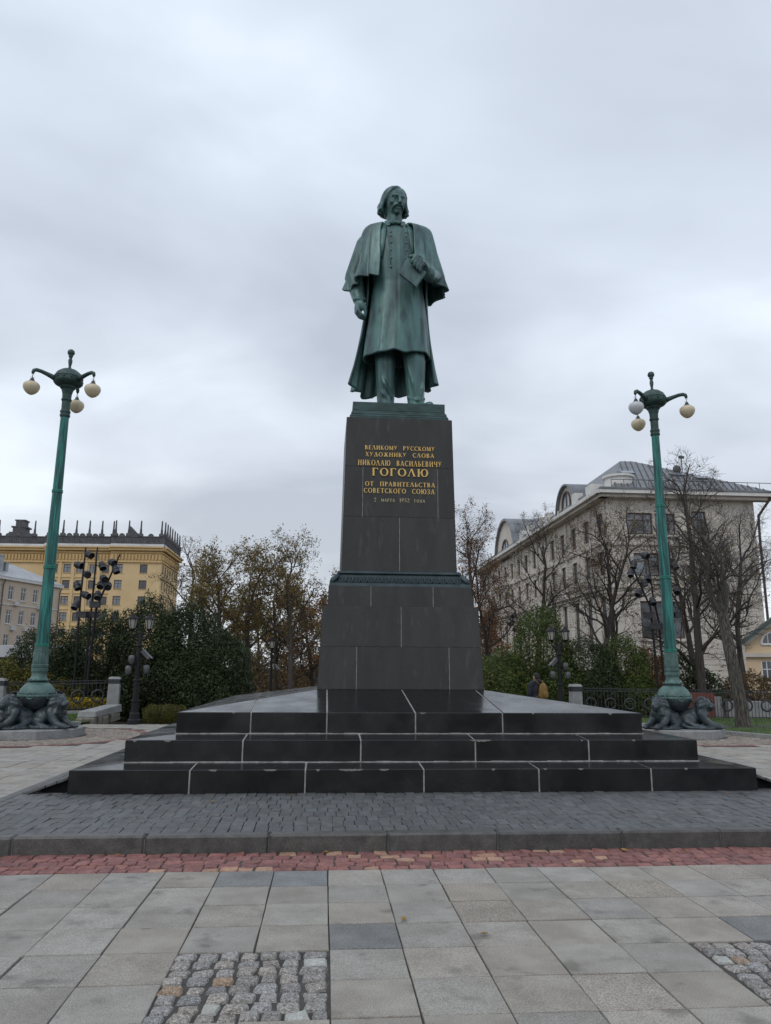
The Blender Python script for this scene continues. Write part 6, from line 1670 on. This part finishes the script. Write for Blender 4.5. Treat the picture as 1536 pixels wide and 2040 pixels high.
for x, y, z, w in ((33.6, 79.3, 23.35, 1.5), (39.3, 79.0, 23.2, 1.6), (41.6, 77.9, 22.6, 1.5)):
    q = Matrix.Rotation(math.atan2(6.05, 10.8), 3, 'X'); m_ = MB(); m_.rot_box((x, y, z + .25), (w, .9, .12), q); m_.build('skylight', M['pane_pale'], rf, world=True)
for pts in ([(e0, n0 + .3), (e1, n0 + .3)],):
    m_ = MB(); m_.tube([(e0, n0 + .4, zr + 1.0), (e1, n0 + .4, zr + 1.0)], .04, 5)
    for k in range(14): m_.tube([(e0 + (e1 - e0) * k / 13, n0 + .4, zr), (e0 + (e1 - e0) * k / 13, n0 + .4, zr + 1.0)], .035, 4)
    m_.build('roof_railing', M['parapet_dark'], rf, world=True)
m_ = MB(); m_.tube([(40.4, 80, 22.5), (40.4, 80, 26.0)], .06, 5); m_.box(40.1, 40.7, 79.9, 80.1, 25.6, 25.9); m_.ball((39.8, 80, 24.3), (.5, .2, .5), 12, 6); m_.build('antenna', M['camera_grey'], rf, world=True)
m_ = MB(); m_.lathe([(1.5, 20.5), (1.5, 22.0), (1.7, 22.05), (1.7, 22.3), (1.3, 22.4)], 16, (31.4, 76.6, 0)); m_.build('corner_parapet', M['trim_white'], rb_, world=True)
MB().box(29.1, 30.5, 78.8, 80.6, 20.5, 22.0).build('corner_parapet', M['trim_white'], rb_, world=True)
MB().box(29.0, 40, 80.5, 140, 20.4, 21.2).build('roof', M['roof_metal'], rb_, world=True)
def arched_gable(yc, r, zb, back, win):
    n_ = 20
    g_ = MB(); outer = [(29.15, yc - r * math.cos(PI * k / n_), zb + r * math.sin(PI * k / n_)) for k in range(n_ + 1)]
    c_ = len(outer); g_.add(outer + [(29.15, yc, zb)], [(k + 1, k, c_) for k in range(n_)])
    wl_ = g_.build('gable_wall', M['plaster_stone'], rb_, world=True)
    b_ = MB(); vs = []
    for k in range(n_ + 1):
        a = PI * k / n_
        for rr, x in ((r, 28.7), (r * 1.06, 28.7), (r * 1.06, 29.3 + back), (r, 29.3 + back)): vs.append((x, yc - rr * math.cos(a), zb + rr * math.sin(a)))
    fs = []
    for k in range(n_):
        for q in range(4): q2 = (q + 1) % 4; fs.append((k * 4 + q, k * 4 + q2, (k + 1) * 4 + q2, (k + 1) * 4 + q))
    b_.add(vs, fs); br_ = b_.build('barrel_roof', M['roof_metal'], rb_, world=True)
    # arched window
    wr = win; w_ = MB(); pts = [(29.10, yc - wr * math.cos(PI * k / 14), zb + .9 + wr * 1.1 * math.sin(PI * k / 14)) for k in range(15)] + [(29.10, yc + wr, zb + .1), (29.10, yc - wr, zb + .1)]
    w_.add(pts + [(29.13, p[1], p[2]) for p in pts], [tuple(range(17))[::-1]]); po = w_.build('arched_pane', M['pane_pale'], wl_, world=True)
    t_ = MB(); t_.tube([(29.05, p[1], p[2]) for p in pts] + [(29.05, pts[0][1], pts[0][2])], .14, 5); t_.tube([(29.05, yc, zb + .1), (29.05, yc, zb + .9 + wr * 1.1)], .09, 5); t_.build('arched_frame', M['frame_brown'], po, world=True)
    MB().box(28.9, 29.3, yc - r * 1.12, yc - r * .9, zb - .1, zb + .8).build('gable_block', M['trim_white'], rb_, world=True); MB().box(28.9, 29.3, yc + r * .9, yc + r * 1.12, zb - .1, zb + .8).build('gable_block', M['trim_white'], rb_, world=True)
arched_gable(87.3, 3.3, 20.5, 7, 1.5); arched_gable(119.0, 6.4, 19.2, 13, 2.2)
for y in (82.8, 94, 97, 103, 107): MB().box(28.6, 29.6, y, y + 1.1, 20.5, 21.9).build('parapet_block', M['trim_white'], rb_, world=True)
m_ = MB(); m_.tube([PF(17.6, -1.3, 20.2), PF(16.5, -.25, 18.2), PF(16.45, -.2, 16), PF(16.45, -.2, 0)], .14, 6); m_.build('drainpipe', M['frame_brown'], rb_, world=True)

# ---- small yellow house at the right edge
hs = tag(empty('small_house', (31.2, 55, -.3)), 'small yellow house with green gable roof and arched window at the right edge', 'house')
fhs = [(1.0, 1.75, 1.6, 3.2), (3.6, 4.5, 1.6, 3.2)]
f, PH = facade(hs, 'wall', (30.9, 55, -.3), 0, 8.6, 4.3, fhs, 'plaster_house', .2)
for h in fhs: window(hs, PH, 0, h, 'frame_white', 'pane', 1, .6, .1, .08, 'trim_white')
g_ = MB(); g_.add([(30.9, 55, 4.0), (39.5, 55, 4.0), (35.2, 55, 7.3)], [(0, 1, 2)]); gw = g_.build('gable_wall', M['plaster_house'], hs, world=True)
band(hs, 'cornice', PH, -.3, 8.9, 3.45, 3.75, .25, 'trim_stone')
m_ = MB()
for sx, s_ in ((30.3, 1), (40.1, -1)):
    m_.hexa([(sx, 54.4, 3.75), (35.2, 54.4, 7.5), (35.2, 64, 7.5), (sx, 64, 3.75)], [(sx, 54.4, 4.05), (35.2, 54.4, 7.8), (35.2, 64, 7.8), (sx, 64, 4.05)])
m_.build('roof', M['roof_green'], hs, world=True)
m_ = MB(); m_.tube([(30.75, 54.85, 4.0), (35.2, 54.85, 7.4), (39.65, 54.85, 4.0)], .13, 5); m_.build('gable_trim', M['trim_white'], hs, world=True)
aw = MB(); pts = [(32.8 - .75 * math.cos(PI * k / 12), 54.96, 4.08 + .9 * math.sin(PI * k / 12)) for k in range(13)]; aw.add(pts, [tuple(range(13))]); ap_ = aw.build('arched_pane', M['pane'], gw, world=True)
m_ = MB(); m_.tube(pts + [pts[0]], .09, 6); m_.tube([(32.8, 54.93, 4.08), (32.8, 54.93, 4.98)], .05, 5); m_.tube([(32.5, 54.93, 4.08), (32.5, 54.93, 4.88)], .03, 5); m_.tube([(33.1, 54.93, 4.08), (33.1, 54.93, 4.88)], .03, 5); m_.build('arched_frame', M['frame_white'], gw, world=True)
MB().hexa([(32.6, 54.2, 1.0), (35, 54.2, 1.0), (35, 54.98, 1.0), (32.6, 54.98, 1.0)], [(33.0, 54.7, 1.7), (34.6, 54.7, 1.7), (34.6, 54.98, 1.9), (33.0, 54.98, 1.9)]).build('awning', M['roof_green'], hs, world=True)
MB().box(38.5, 39.4, 54.3, 64, -.3, 3.8).build('side_wall', M['plaster_house'], hs, world=True)

hs.rotation_euler = (0, 0, R(-26)); hs.location += Vector((.75, 0, -.45))

# ---- kiosk roof under the cream building
kk = tag(empty('kiosk', (-13.2, 34, -.3)), 'low grey kiosk roof behind the yellow-green shrub at the left edge', 'kiosk')
MB().box(-2.2, 1.7, -1, 2, 0, 2.3).build('wall', M['iron_grey'], kk); MB().hexa([(-2.6, -1.5, 2.3), (2.1, -1.5, 2.3), (2.1, 2.5, 2.3), (-2.6, 2.5, 2.3)], [(-2.4, -1.3, 2.75), (1.9, -1.3, 2.75), (1.9, 2.3, 2.9), (-2.4, 2.3, 2.9)]).build('roof', M['roof_metal'], kk)
